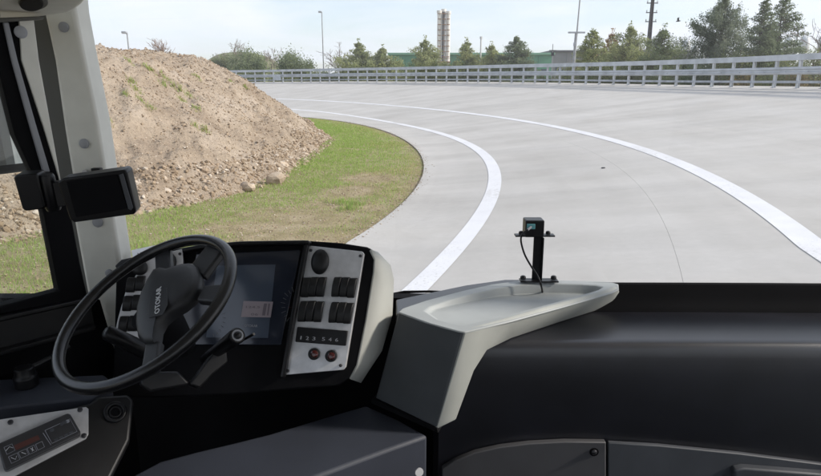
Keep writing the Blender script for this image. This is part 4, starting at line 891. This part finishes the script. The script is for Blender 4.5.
# steering column, stalks
dn = -WNn
MB().tube([WC + dn * 0.02, WC + dn * 0.07, WC + dn * 0.10, WC + dn * 0.16], [0.05, 0.052, 0.045, 0.03], 20).build('steering_column', 'deep_black', bus, ang=60)
st = MB(); e0 = onY(214, 353, 1.52); e1 = onY(237.5, 335.5, 1.40); ax = (e1 - e0).normalized()
sk = st.tube([e0 - ax * .08, e0, e1 - ax * .012, e1 - ax * 0.004, e1], [.014, .016, .020, .0205, .0175], 18).build('control_stalk', 'black_satin', bus, ang=50)
st = MB().tube([e1 + ax * .0006, e1 + ax * .0012], .0145, 18).build('stalk_ring', 'seal_grey', sk); MB().disc(e1 + ax * .0014, ax, .0095, .003, 16, dome=.003).build('stalk_button', 'black_satin', sk)
MB().tube([e0 - ax * .02 + Vector((.02, 0, .005)), onY(254, 334, 1.43)], [.003, .0035], 8).build('stalk_lever', 'black_satin', sk)
e0 = onY(150, 353, 1.50); e1 = onY(105, 331.5, 1.44); lk = MB().tube([e0, e0.lerp(e1, .5), e1.lerp(e0, .05), e1], [.022, .021, .019, .012], 16).build('control_stalk', 'black_satin', bus, ang=60)
CC = Plane((-0.46, 1.50, zr(-.72)), (0.45, -0.75, 0.45))
ext([(190, 384), (222, 341), (226, 344), (228, 362), (213, 374), (200, 388)], CC, 0, -.05, 'column_cover', 'black_plastic', bus, .004)
ext([(145, 372), (178, 371), (191, 384), (150, 392), (140, 384)], CC, -.01, -.05, 'column_cover', 'black_plastic', bus, .006)

# ---- instrument housing
DN = Vector((-0.10, -0.90, 0.36)).normalized(); DP = Plane((-0.30, 1.72, zr(-0.60)), DN)
hfront = [(116, 266), (122, 260.5), (150, 254), (200, 245.5), (240, 241.5), (303, 240.5), (340, 243), (366, 247), (372, 250), (375, 258), (374, 272), (366, 320), (357, 366), (350, 379), (338, 386), (300, 389), (230, 395), (160, 398), (112, 398)]
hb = MB(); A = DP.pts(hfront, 0.0); A2 = DP.pts(hfront, -0.02); n = len(A); cen = sum(A, Vector()) / n
hb.v = [tuple(p) for p in A] + [tuple(p + Vector((0, 0.05, -0.014))) for p in A] + [tuple(cen + (p - cen) * 0.97 + Vector((0, 0.22, -0.085))) for p in A]
hb.f = [tuple(range(n))] + [(k * n + i, k * n + (i + 1) % n, (k + 1) * n + (i + 1) % n, (k + 1) * n + i) for k in range(2) for i in range(n)] + [tuple(range(3 * n - 1, 2 * n - 1, -1))]
ip = hb.build('instrument_housing', 'deep_black', bus, 0.006, 3)
# hood lip along the top
lip = MB(); tp = [(114, 266), (121, 259.5), (150, 253), (200, 244.5), (240, 241), (303, 240), (309, 240.2), (309, 244.5), (303, 244.5), (240, 245.5), (200, 249), (150, 258), (124, 265), (118, 271)]
lip.prism(DP.pts(tp, 0.030), DN * -0.05).build('hood', 'black_satin', ip, 0.005, 3)
ext([(303.5, 243), (308, 244), (284, 378), (279, 378)], DP, 0.022, 0.0, 'divider', 'black_satin', ip, 0.004)
# light right side of the housing
sf = [(371, 249.5), (375.5, 259), (374.5, 273), (367, 320), (358, 366), (351, 379.5)]
sb = [(378, 252), (390.5, 265), (394, 279), (392.5, 315), (382, 351), (361, 383)]
sm_ = MB(); k = 0; a = DP.pts(sf, 0.002); b_ = [DP.at(x, y, -0.10) for x, y in sb]; c_ = [p + Vector((-.02, .12, -.05)) for p in b_]; n = len(a)
sm_.v = [tuple(p) for p in a + b_ + c_]
for r_i in range(2):
    for i in range(n - 1): sm_.f.append((r_i * n + i, r_i * n + i + 1, (r_i + 1) * n + i + 1, (r_i + 1) * n + i))
so = sm_.build('side_panel', 'beige_trim', bus, ang=60); sol = so.modifiers.new('thick', 'SOLIDIFY'); sol.thickness = 0.006; sol.offset = -1
# display
ds = ext([(196, 254), (301, 250), (281, 345), (176, 345)], DP, 0.004, -0.01, 'display_glass', 'screen_glass', ip, 0.002)
ext([(217, 265.5), (275.5, 264.5), (268, 338), (206, 337.5)], DP, 0.0058, 0.0045, 'screen', 'screen_reflection', ip)  # screen area paled to paint in a reflection on the glass
ext([(243.5, 301), (273, 301.8), (270.5, 317.5), (241, 317)], DP, 0.0072, 0.0060, 'screen_window', 'lcd', ip)
text_on('readout', '124.5', DP.at(246, 308, .0073), DP.at(260, 308.3, .0073), DN, .006, 'lcd_ink', ip, .0002)
text_on('readout', '06', DP.at(251, 315.5, .0073), DP.at(258, 315.6, .0073), DN, .007, 'lcd_ink', ip, .0002)
ext([(264, 303.5), (267, 303.6), (265, 315.5), (262, 315.4)], DP, .0078, .0074, 'bar_graph', 'lcd_ink', ip); ext([(268.5, 303.5), (270, 303.6), (268.3, 315.5), (267, 315.4)], DP, .0078, .0074, 'bar_graph', 'lcd_ink', ip)
text_on('lettering', 'OTOKAR', DP.at(244.5, 327, .006), DP.at(257.5, 327.3, .006), DN, .0075, 'print_grey', ip, .0002)
for i in range(11):       # rev counter ticks on the right, fuel ticks on the left
    a = R_(110 + i * 15); cx_, cy_ = 298, 306; r0, r1 = 13, 16.5 if i % 2 else 17.5
    p, q = DP.at(cx_ + r0 * math.cos(a), cy_ - 1.15 * r0 * math.sin(a), .0046), DP.at(cx_ + r1 * math.cos(a), cy_ - 1.15 * r1 * math.sin(a), .0046)
    MB().tube([p, q], 0.0009, 4).build('dial_tick', 'tick_grey', ip)
    a = R_(70 - i * 14); cx_, cy_ = 208, 318; p, q = DP.at(cx_ + 15 * math.cos(a), cy_ - 17 * math.sin(a), .0064), DP.at(cx_ + 17.5 * math.cos(a), cy_ - 20 * math.sin(a), .0064)
    MB().tube([p, q], 0.0008, 4).build('dial_tick', 'tick_grey', ip)
MB().tube([DP.at(288, 307, .0046), DP.at(296, 308.5, .0046)], .0009, 4).build('dial_needle', 'red_lens', ip)
# right switch panel
SP = Plane(DP.at(330, 310, 0.006), (-0.16, -0.89, 0.36))
pn = ext([(308.5, 245.5), (362, 251.5), (364, 254), (345.5, 367), (343, 370), (286, 375), (285, 372)], SP, 0.004, -0.008, 'switch_panel', 'brushed_metal', bus, 0.0015)
def px2(cx, cy, hw, hh, sh=0.17):       # leaning quad in photo pixels
    return [(cx - hw + sh * hh, cy - hh), (cx + hw + sh * hh, cy - hh), (cx + hw - sh * hh, cy + hh), (cx - hw - sh * hh, cy + hh)]
def rocker(cx, cy, hw, hh, plane, parent, tall=0.016):
    q = px2(cx, cy, hw, hh); f0 = plane.pts(q, 0.0045); n_ = plane.n; up = ((f0[0] + f0[1]) - (f0[2] + f0[3])).normalized()
    prof = [(0.0, 0.004), (0.02, 0.55), (0.2, 0.85), (0.45, 1.0), (0.6, 0.92), (0.85, 0.75), (0.98, 0.5), (1.0, 0.004)]
    mb = MB()
    for s in (0, 1):
        tA, bA = (f0[0], f0[3]) if s == 0 else (f0[1], f0[2])
        for u_, h_ in prof: mb.v.append(tuple(tA.lerp(bA, u_) + n_ * h_ * tall))
    k = len(prof)
    for i in range(k - 1): mb.f.append((i, i + 1, k + i + 1, k + i))
    mb.f += [tuple(range(k - 1, -1, -1)), tuple(range(k, 2 * k))]
    mb.build('rocker_switch', 'black_plastic', parent, 0.0022, 2)
for (cx, cy) in [(306.5, 287.5), (314, 287), (321.8, 287), (337, 287), (345, 287.2), (352.4, 288)]: rocker(cx, cy, 3.7, 10, SP, pn)
for (cx, cy) in [(303.5, 311.5), (311.2, 311.3), (319.2, 311.8), (334.2, 312.5), (342, 312.8), (348.8, 313.4)]: rocker(cx, cy, 3.7, 10.5, SP, pn)
MB().disc(SP.at(320.3, 262, .0045), SP.n, .0265, .006, 28, ry=.037, dome=.010).build('air_vent', 'black_plastic', pn)
MB().disc(SP.at(320.3, 262, .0125), SP.n, .015, .0035, 24, ry=.021).build('air_vent', 'deep_black', pn)
cn = ext([(297, 327), (347.5, 331), (345.5, 346), (295, 342)], SP, .012, .0045, 'counter_strip', 'black_satin', pn, .002)
for i, ch in enumerate('123546'):
    x = 300.5 + i * 6.6 + (3 if i > 2 else 0); text_on('digit', ch, SP.at(x - (1.4 if i else .4), 339.4 + i * .45, .0122), SP.at(x + (1.6 if i else .7), 339.6 + i * .45, .0122), SP.n, .0100, 'print_grey', cn, .0002)
for (x, y) in [(314.5, 354), (331.5, 356)]:
    bt = MB().disc(SP.at(x, y, .0045), SP.n, .0168, .008, 24, dome=.003).build('push_button', 'black_plastic', pn); MB().disc(SP.at(x, y, .0162), SP.n, .0105, .003, 20, dome=.002).build('button_lens', 'red_lens', pn)
for (x, y) in [(311, 250.5), (360.5, 256), (288, 371), (340.7, 365.5)]: MB().disc(SP.at(x, y, .0045), SP.n, .0045, .003, 12, dome=.0015).build('screw', 'dark_metal', pn)
# left switch panel behind the wheel
LP = Plane((-0.70, 1.72, zr(-.62)), (0.18, -0.90, 0.36))
lp = ext([(148, 257), (182, 249), (183, 262), (166, 345), (112, 345), (118, 318), (126, 290)], LP, .004, -.01, 'switch_panel', 'brushed_metal', bus, .0015)
for (cx, cy) in [(131.5, 285), (140.5, 283.5)]: rocker(cx, cy, 4.3, 7.6, LP, lp)
for (cx, cy) in [(128, 303.5), (137, 302.5)]: rocker(cx, cy, 4.3, 7.8, LP, lp)
for (cx, cy) in [(124, 324), (133.5, 323.5)]: rocker(cx, cy, 4.4, 8, LP, lp)
MB().disc(LP.at(169.5, 262, .0045), LP.n, .020, .006, 24, ry=.028, dome=.008).build('air_vent', 'black_plastic', lp)
MB().disc(LP.at(140, 268, .0045), LP.n, .022, .006, 24, ry=.022, dome=.008).build('air_vent', 'black_plastic', lp)
MB().disc(LP.at(180, 254, .0045), LP.n, .0045, .003, 10).build('screw', 'dark_metal', lp)
# card leaning on the housing
card_p = Plane(DP.at(145, 252, -0.10), (0.3, -0.36, 0.88)); card = ext([(131.5, 250.2), (159, 244.3), (159.5, 250.5), (133, 260)], card_p, 0, -.002, 'card', 'white_card', None)
tag(card, 'white printed card standing on the dashboard top behind the steering wheel', 'card'); text_on('lettering', 'LTKM', card_p.at(139, 255.5, .0005), card_p.at(155, 251.2, .0005), card_p.n, .0115, 'ink', card, .0003)

# ---- dash tray module
z1 = -0.66; z2 = -0.752
rim_px = [(398, 312), (402, 308.5), (425.6, 300.5), (463, 290.6), (492, 284.2), (521.5, 280.3), (555, 280), (587, 280.8), (611, 281.8), (618.5, 284), (619, 289), (612, 292.5), (562, 307), (511, 321), (465, 332), (458, 331), (430, 323.5)]
in_px = [(424, 311), (430, 306.5), (448, 300.5), (472, 294), (497, 288.3), (523, 284.6), (555, 283.8), (580, 284.2), (596, 285.2), (603, 287), (598, 290), (588, 293), (556, 302), (508, 315), (464, 325), (457, 324.5), (436, 319)]
rimV = [onZ(x, y, z1) for x, y in rim_px]; inV = [onZ(x, y, z1 + 0.001) for x, y in in_px]; n = len(rimV); ci = sum(inV, Vector()) / n
flV = []
for i, p in enumerate(inV):
    dep = 0.009 + 0.022 * min(1, max(0, (p.x - 0.0) / 0.35)); flV.append(ci + (p - ci) * 0.94 + Vector((0, 0, -dep)))
tm = MB(); tm.v = [tuple(p) for p in rimV + inV + flV]
for r_i in range(2):
    for i in range(n): j = (i + 1) % n; tm.f.append((r_i * n + i, r_i * n + j, (r_i + 1) * n + j, (r_i + 1) * n + i))
k = len(tm.v); tm.v.append(tuple(sum(flV, Vector()) / n))
for i in range(n): tm.f.append((2 * n + i, 2 * n + (i + 1) % n, k))
# rim underside turned down so it has thickness
k = len(tm.v); tm.v += [tuple(p + Vector((0, 0, -0.004))) for p in rimV]
for i in range(n): j = (i + 1) % n; tm.f.append((i, k + i, k + j, j))
tray = tm.build('dash_tray', 'tray_grey', bus, 0.0032, 2, ang=35)
# light front band, turned down at its left end
bt_ = [onZ(x, y, z1 - .0022) for x, y in [(619, 289.3), (612, 292.8), (562, 307.4), (511, 321.4), (480, 329), (465, 332.4)]]
bb_ = [onZ(621, 297, z2), onZ(612, 305.5, z2), onZ(562, 321.5, z2), onZ(511, 338.5, z2), onY(487, 350.5, 1.625), onY(474, 371, 1.60)]
cb0, cb1 = onY(435.7, 430, 1.565), onY(456, 420, 1.585)
bd = MB(); nb_ = len(bt_); bd.v = [tuple(p) for p in bt_ + bb_] + [tuple(cb0), tuple(cb1)]
for i in range(nb_ - 1): bd.f.append((i, i + 1, nb_ + i + 1, nb_ + i))
bd.f.append((nb_ - 1, 2 * nb_, 2 * nb_ + 1, 2 * nb_ - 1))
band = bd.build('tray_band', 'band_grey', tray, ang=50); so_ = band.modifiers.new('thick', 'SOLIDIFY'); so_.thickness = 0.02; so_.offset = 0.9 
bv = band.modifiers.new('bevel', 'BEVEL'); bv.width = 0.005; bv.segments = 2
# left face: tray plastic with its shade put into a darker grey
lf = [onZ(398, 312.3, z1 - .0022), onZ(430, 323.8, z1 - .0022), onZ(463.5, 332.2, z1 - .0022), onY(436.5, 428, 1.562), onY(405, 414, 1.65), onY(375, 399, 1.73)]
lfm = MB().prism(lf, Vector((0.30, 0.40, 0)).normalized() * 0.03); lfo = lfm.build('tray_side', 'tray_side_shaded', tray, 0.006, 3)
MB().prism([onZ(x, y, -0.685) for x, y in [(396, 314), (396, 299.5), (430, 292.5), (466, 285), (505, 279.5), (540, 279.5), (540, 290), (470, 300), (420, 316)]], (0, 0, -0.03)).build('dash_shelf', 'dash_black', bus, .004)
# seam under the left face
MB().prism([onY(372, 398.5, 1.725), onY(437, 428.5, 1.56), onY(438, 433, 1.56), onY(371, 403, 1.725)], (0.02, 0.05, 0)).build('tray_seam', 'deep_black', tray)

# ---- right dashboard body
prof = [(2.09, -0.78), (1.96, -0.7525), (1.905, -0.752), (1.80, -0.752), (1.726, -0.7525), (1.710, -0.755), (1.700, -0.762), (1.694, -0.776), (1.690, -0.80), (1.686, -0.86), (1.69, -0.98), (1.70, -1.20), (1.76, -1.62), (2.09, -1.62)]
xs = [0.086, 0.14, 0.22, 0.28, 0.35, 0.6, 0.9, 1.2, 1.74]; db = MB(); n = len(prof)
for x in xs:
    dy = 0.02 * max(0, (x - 0.5)) ** 2 * -0.6; rz_ = float(np.interp(x, [.1, .2, .3, .42], [-.75, -.70, -.672, -.65])); db.v += [(x, y + dy, zr(min(z, rz_))) for y, z in prof]
for i in range(len(xs) - 1):
    for j in range(n): j2 = (j + 1) % n; db.f.append((i * n + j, i * n + j2, (i + 1) * n + j2, (i + 1) * n + j))
db.f.append(tuple(range(n - 1, -1, -1))); db.f.append(tuple((len(xs) - 1) * n + j for j in range(n)))
dash = db.build('dashboard', 'dash_black', bus, ang=45)
rp = [(2.06, -0.80), (1.998, -0.70), (1.988, -0.664), (1.979, -0.6595), (1.970, -0.663), (1.962, -0.70), (1.955, -0.735), (1.945, -0.7505), (1.945, -0.80)]; rb = MB(); n = len(rp); xr = [0.086, 0.14, 0.2, 0.26, 0.32, 0.42, 0.6, 0.9, 1.2, 1.74]
for x in xr:
    rz_ = float(np.interp(x, [.1, .2, .3, .42], [-.75, -.70, -.672, -.65])); rb.v += [(x, y - 0.012 * max(0, x - .5) ** 2, zr(min(z, rz_))) for y, z in rp]
for i in range(len(xr) - 1):
    for j in range(n): j2 = (j + 1) % n; rb.f.append((i * n + j, i * n + j2, (i + 1) * n + j2, (i + 1) * n + j))
rb.build('dash_riser', 'deep_black', bus, ang=45)  # riser of the dashboard moulding; matte black paints in its shade
KP = Plane((0, 1.672, H), FR)
kp = ext([(442, 469), (455, 461), (475, 453), (500, 447.5), (530, 443.8), (565, 442), (606, 442.5), (606, 600), (442, 600)], KP, 0.0, -.02, 'kick_panel', 'kick_grey', bus, .003)
kp2 = ext([(608.5, 443), (660, 446), (740, 454), (821, 464.5), (900, 478), (900, 600), (608.5, 600)], KP, -.004, -.02, 'kick_panel', 'panel_grey', bus, .003)
ext([(735, 470.5), (745, 468.5), (840, 476), (840, 520), (735, 520)], KP, .022, -.006, 'access_lid', 'panel_grey', kp2, .006, 3)
MB().disc(KP.at(594, 452, .0005), FR, .014, .002, 18).build('bolt_washer', 'deep_black', kp); MB().disc(KP.at(594, 452, .003), FR, .0085, .004, 14, dome=.003).build('bolt', 'dark_metal', kp)
# ---- engine cover (console)
zc = -0.975
top = [onZ(x, y, zc) for x, y in [(366, 405), (398, 419), (428, 435.5), (390, 449), (315, 477), (255, 500), (180, 540), (20, 560), (110, 490), (135, 474), (160, 461), (198, 451), (234, 442.5), (270, 433.5), (300, 424.5), (335, 414)]]
cv = MB().prism(top, (0.0, 0.02, -0.42)).build('engine_cover', 'console_grey', bus, 0.010, 3)
MB().disc(onZ(419, 472, zc - .07), (0.3, -0.9, 0.2), .012, .004, 12).build('bolt', 'brushed_metal', cv)

# ---- left lower console with control unit
CP = Plane((-0.86, 1.33, zr(-.846)), (0.42, -0.55, 0.72))
sc_ = ext([(-60, 440), (90, 403), (98, 396), (128, 394), (134, 400), (130, 440), (112, 476), (60, 560), (-60, 560)], CP, -.004, -.05, 'side_console', 'black_plastic', bus, .008, 3)
mp = ext([(-40, 428), (0, 419.5), (86, 407), (88.5, 409), (88.5, 434), (86, 438.5), (14.5, 476), (-20, 500), (-40, 500)], CP, .002, -.006, 'metal_plate', 'brushed_metal', bus, .001)
cu_ = ext([(-3, 444), (67.5, 413), (70.5, 414), (80.8, 432), (80, 435), (7, 470), (4, 469)], CP, .022, .001, 'control_unit', 'unit_grey', bus, .003)
def cline(pts, m='print_grey', r=.0007): MB().tube(CP.pts(pts, .0224), r, 4).build('marking', m, cu_)
ext([(14, 445.5), (38, 435), (40, 439.5), (16, 450.5)], CP, .0232, .0222, 'readout', 'red_window', cu_)
for q in ([(4, 447.5), (12, 444), (15, 450.5), (7, 454.5)], [(8.5, 457), (17, 453), (20, 459.5), (11.5, 463.5)], [(18, 452.5), (26, 449), (28.6, 454.8), (21, 458.4)], [(27, 448.5), (34, 445.2), (36.8, 451), (29.6, 454.4)], [(35.5, 444.5), (42, 441.5), (44.5, 447), (38, 450.3)], [(45, 430.5), (70, 419), (77, 431.5), (52, 443.5)]): cline(q + [q[0]])
cline([(5.8, 451), (9.5, 446.8), (13, 448)], 'print_white', .0006); cline([(11, 457.6), (15.6, 459.5), (16.6, 456)], 'print_white', .0006); cline([(21.5, 452.5), (26, 454)], 'print_white'); cline([(30.5, 448.5), (34, 450.5)], 'print_white'); cline([(32.3, 451.5), (32.5, 447.3)], 'print_white')
cline([(43, 433), (51, 445)]); 
for x, y in ((52, 430), (62, 424), (65, 422.5), (67.5, 421.5)): MB().disc(CP.at(x, y, .0222), CP.n, .0045, .001, 10).build('key', 'print_grey' if x > 66 else 'panel_grey', cu_)
for k in range(4): ext([(54 + k * 5, 439.5 - k * 2.3), (57.5 + k * 5, 437.9 - k * 2.3), (58.5 + k * 5, 439.8 - k * 2.3), (55 + k * 5, 441.4 - k * 2.3)], CP, .0232, .0222, 'key', 'panel_grey', cu_)
for x, y in ((10.5, 422.5), (80, 410), (84, 436)): MB().disc(CP.at(x, y, .0022), CP.n, .0062, .003, 12, dome=.0015).build('screw', 'dark_metal', mp)
vc = CP.at(115, 412.5, -.003); vn = (CP.n + Vector((0.15, -.2, 0))).normalized()
vt = MB().tube([c_ for c_ in circle_pts(vc + vn * .004, vn, .022, 28)], .006, 8, closed=True).build('round_vent', 'black_satin', bus, ang=80)
MB().tube([c_ for c_ in circle_pts(vc + vn * .005, vn, .013, 24)], .003, 8, closed=True).build('vent_ring', 'black_satin', vt, ang=80); MB().disc(vc, vn, .019, .003, 24).build('vent_core', 'deep_black', vt)
# ledge with hand valve under the side window
LG = [onZ(x, y, -.80) for x, y in [(-40, 381), (50, 377), (104, 374.5), (112, 381), (95, 397), (-40, 412)]]
MB().prism(LG, (0, 0, -.05)).build('side_ledge', 'console_grey', bus, .006, 3)
c = onZ(27, 386, -.80); hv = MB().tube([c, c + Vector((0, 0, .03)), c + Vector((0, 0, .034)), c + Vector((0, 0, .055))], [.030, .030, .026, .024], 20).build('hand_valve', 'black_satin', bus, .003)
MB().tube([c + Vector((0, 0, .045)), c + Vector((.05, .06, .06)), c + Vector((.075, .09, .078))], [.008, .007, .011], 10).build('valve_lever', 'black_plastic', hv, ang=70)

# ---- monitor on the pillar
MO = Plane((-0.72, 1.52, H), (0.10, -0.985, -0.12))
mon = empty('monitor', MO.at(98, 198, -.03), 'black rectangular monitor on a bracket in front of the grey pillar', 'monitor')
ext([(57, 182), (63, 178.5), (124, 169.8), (127, 172), (136, 211), (134, 214.5), (74, 222.8), (70, 220)], MO, 0.0, -.045, 'casing', 'black_satin', mon, .005, 3)
ext([(66, 181.5), (117, 174.5), (127.5, 208.5), (76, 217.5)], MO, .003, .0005, 'screen', 'deep_black', mon, .001)
ext([(119, 175), (123, 173.6), (133, 208), (131, 210.5), (128, 209)], MO, .0042, .0005, 'bezel_edge', 'panel_grey', mon, .001)
ax0 = MO.at(46, 174, -.03); ax1 = MO.at(54, 210, -.03)
MB().tube([ax0, ax0.lerp(ax1, .08), ax0.lerp(ax1, .92), ax1], [.016, .019, .019, .016], 16).build('hinge', 'black_satin', mon, ang=60)
ext([(44, 183), (64, 182), (70, 206), (52, 208)], MO, -.02, -.045, 'arm', 'black_plastic', mon, .003)
ext([(13, 177.5), (16, 175), (37, 174), (45, 207), (43, 209), (25, 211.5), (22, 209)], MO, -.005, -.05, 'mount_block', 'black_satin', mon, .005, 3)

# ---- dash camera on its bracket
CAMY = 1.985
dc = empty('dash_camera', onY(537, 279.5, CAMY), 'small black camera box on an upright bracket at the windscreen base', 'camera')
s_ = lambda px: px / FPX * 2.06
pb, pt = onY(536, 279.6, CAMY), onY(539, 237, CAMY)
MB().box((pb + pt) / 2, s_(9.5), 0.006, (pt - pb).z).box((pb + pt) / 2 + Vector((s_(9.5) / 2 - .002, -.008, 0)), .004, .016, (pt - pb).z).build('upright', 'black_satin', dc, .001)
MB().box(onY(538, 279.3, CAMY) + Vector((0, -.012, 0)), s_(38), .035, .005).build('foot', 'black_satin', dc, .001)
MB().box(onY(534.5, 235.2, CAMY), s_(39), .03, .005).build('crossbar', 'black_satin', dc, .001)
cb = MB().box(onY(534, 228, CAMY - .01) + Vector((0, .012, 0)), s_(18.5), .055, s_(17)).build('camera_body', 'black_satin', dc, .004, 3)
MB().box(onY(531, 226.5, CAMY - .027), s_(8), .006, s_(5)).build('socket', 'cyan_plug', cb, .001)
MB().tube([onY(531, 227, CAMY - .03), onY(527.5, 230, CAMY - .05)], .004, 8).build('plug', 'seal_grey', cb)
for x in (521, 548): MB().disc(onY(x, 234.2, CAMY - .004), (0, 0, 1), .008, .007, 12, dome=.004).build('bolt', 'black_satin', dc)
for x in (523, 553.5): MB().disc(onY(x, 279, CAMY - .014), (0, 0, 1), .0095, .008, 12, dome=.004).build('bolt', 'black_satin', dc)
cab = [onY(527.5, 230, CAMY - .05), onY(522.5, 234, CAMY - .055), onY(521, 241, CAMY - .055), onY(524.5, 254, CAMY - .055), onY(531, 266, CAMY - .055), onY(537.5, 276, CAMY - .055), onY(541, 285, CAMY - .06), onZ(542.8, 294, -.695)]
# smooth the cable
pts = []
for i in range(len(cab) - 1):
    a, b_ = cab[i], cab[i + 1]; m0 = (cab[min(i + 1, 7)] - cab[max(i - 1, 0)]) * .5; m1 = (cab[min(i + 2, 7)] - cab[i]) * .5
    for s in np.linspace(0, 1, 6, endpoint=False): h00 = 2*s**3-3*s**2+1; h10 = s**3-2*s**2+s; h01 = -2*s**3+3*s**2; h11 = s**3-s**2; pts.append(a * h00 + m0 * h10 + b_ * h01 + m1 * h11)
pts.append(cab[-1]); MB().tube(pts, .0032, 8).build('cable', 'black_satin', dc, ang=80)
MB().disc(onZ(543, 295, -.697), (0, 0, 1), .013, .006, 16, dome=.002).build('cable_grommet', 'black_plastic', dc)
# wiper tip at the base of the windscreen
wv = [onY(x, y, 2.16) for x, y in [(380, 297), (404, 292), (430, 291.5), (452, 291.8)]]
MB().tube(wv, [.006, .006, .005, .003], 6).build('wiper_blade', 'black_satin', bus)

# ================================================================== air
hz_m = bpy.data.materials.new('haze'); hz_m.use_nodes = True; t = hz_m.node_tree
for n in list(t.nodes): t.nodes.remove(n)
o_ = t.nodes.new('ShaderNodeOutputMaterial'); pv = t.nodes.new('ShaderNodeVolumePrincipled'); pv.inputs['Color'].default_value = (0.93, 0.95, 1, 1); pv.inputs['Density'].default_value = 0.0006; pv.inputs['Anisotropy'].default_value = 0.2
t.links.new(pv.outputs[0], o_.inputs['Volume']); MATS['haze'] = hz_m
hzo = MB().box((0, 220, 14), 1300, 760, 31).build('haze', 'haze', None, smooth=False); tag(hzo, 'thin pale haze over the test track', 'haze', kind='stuff')
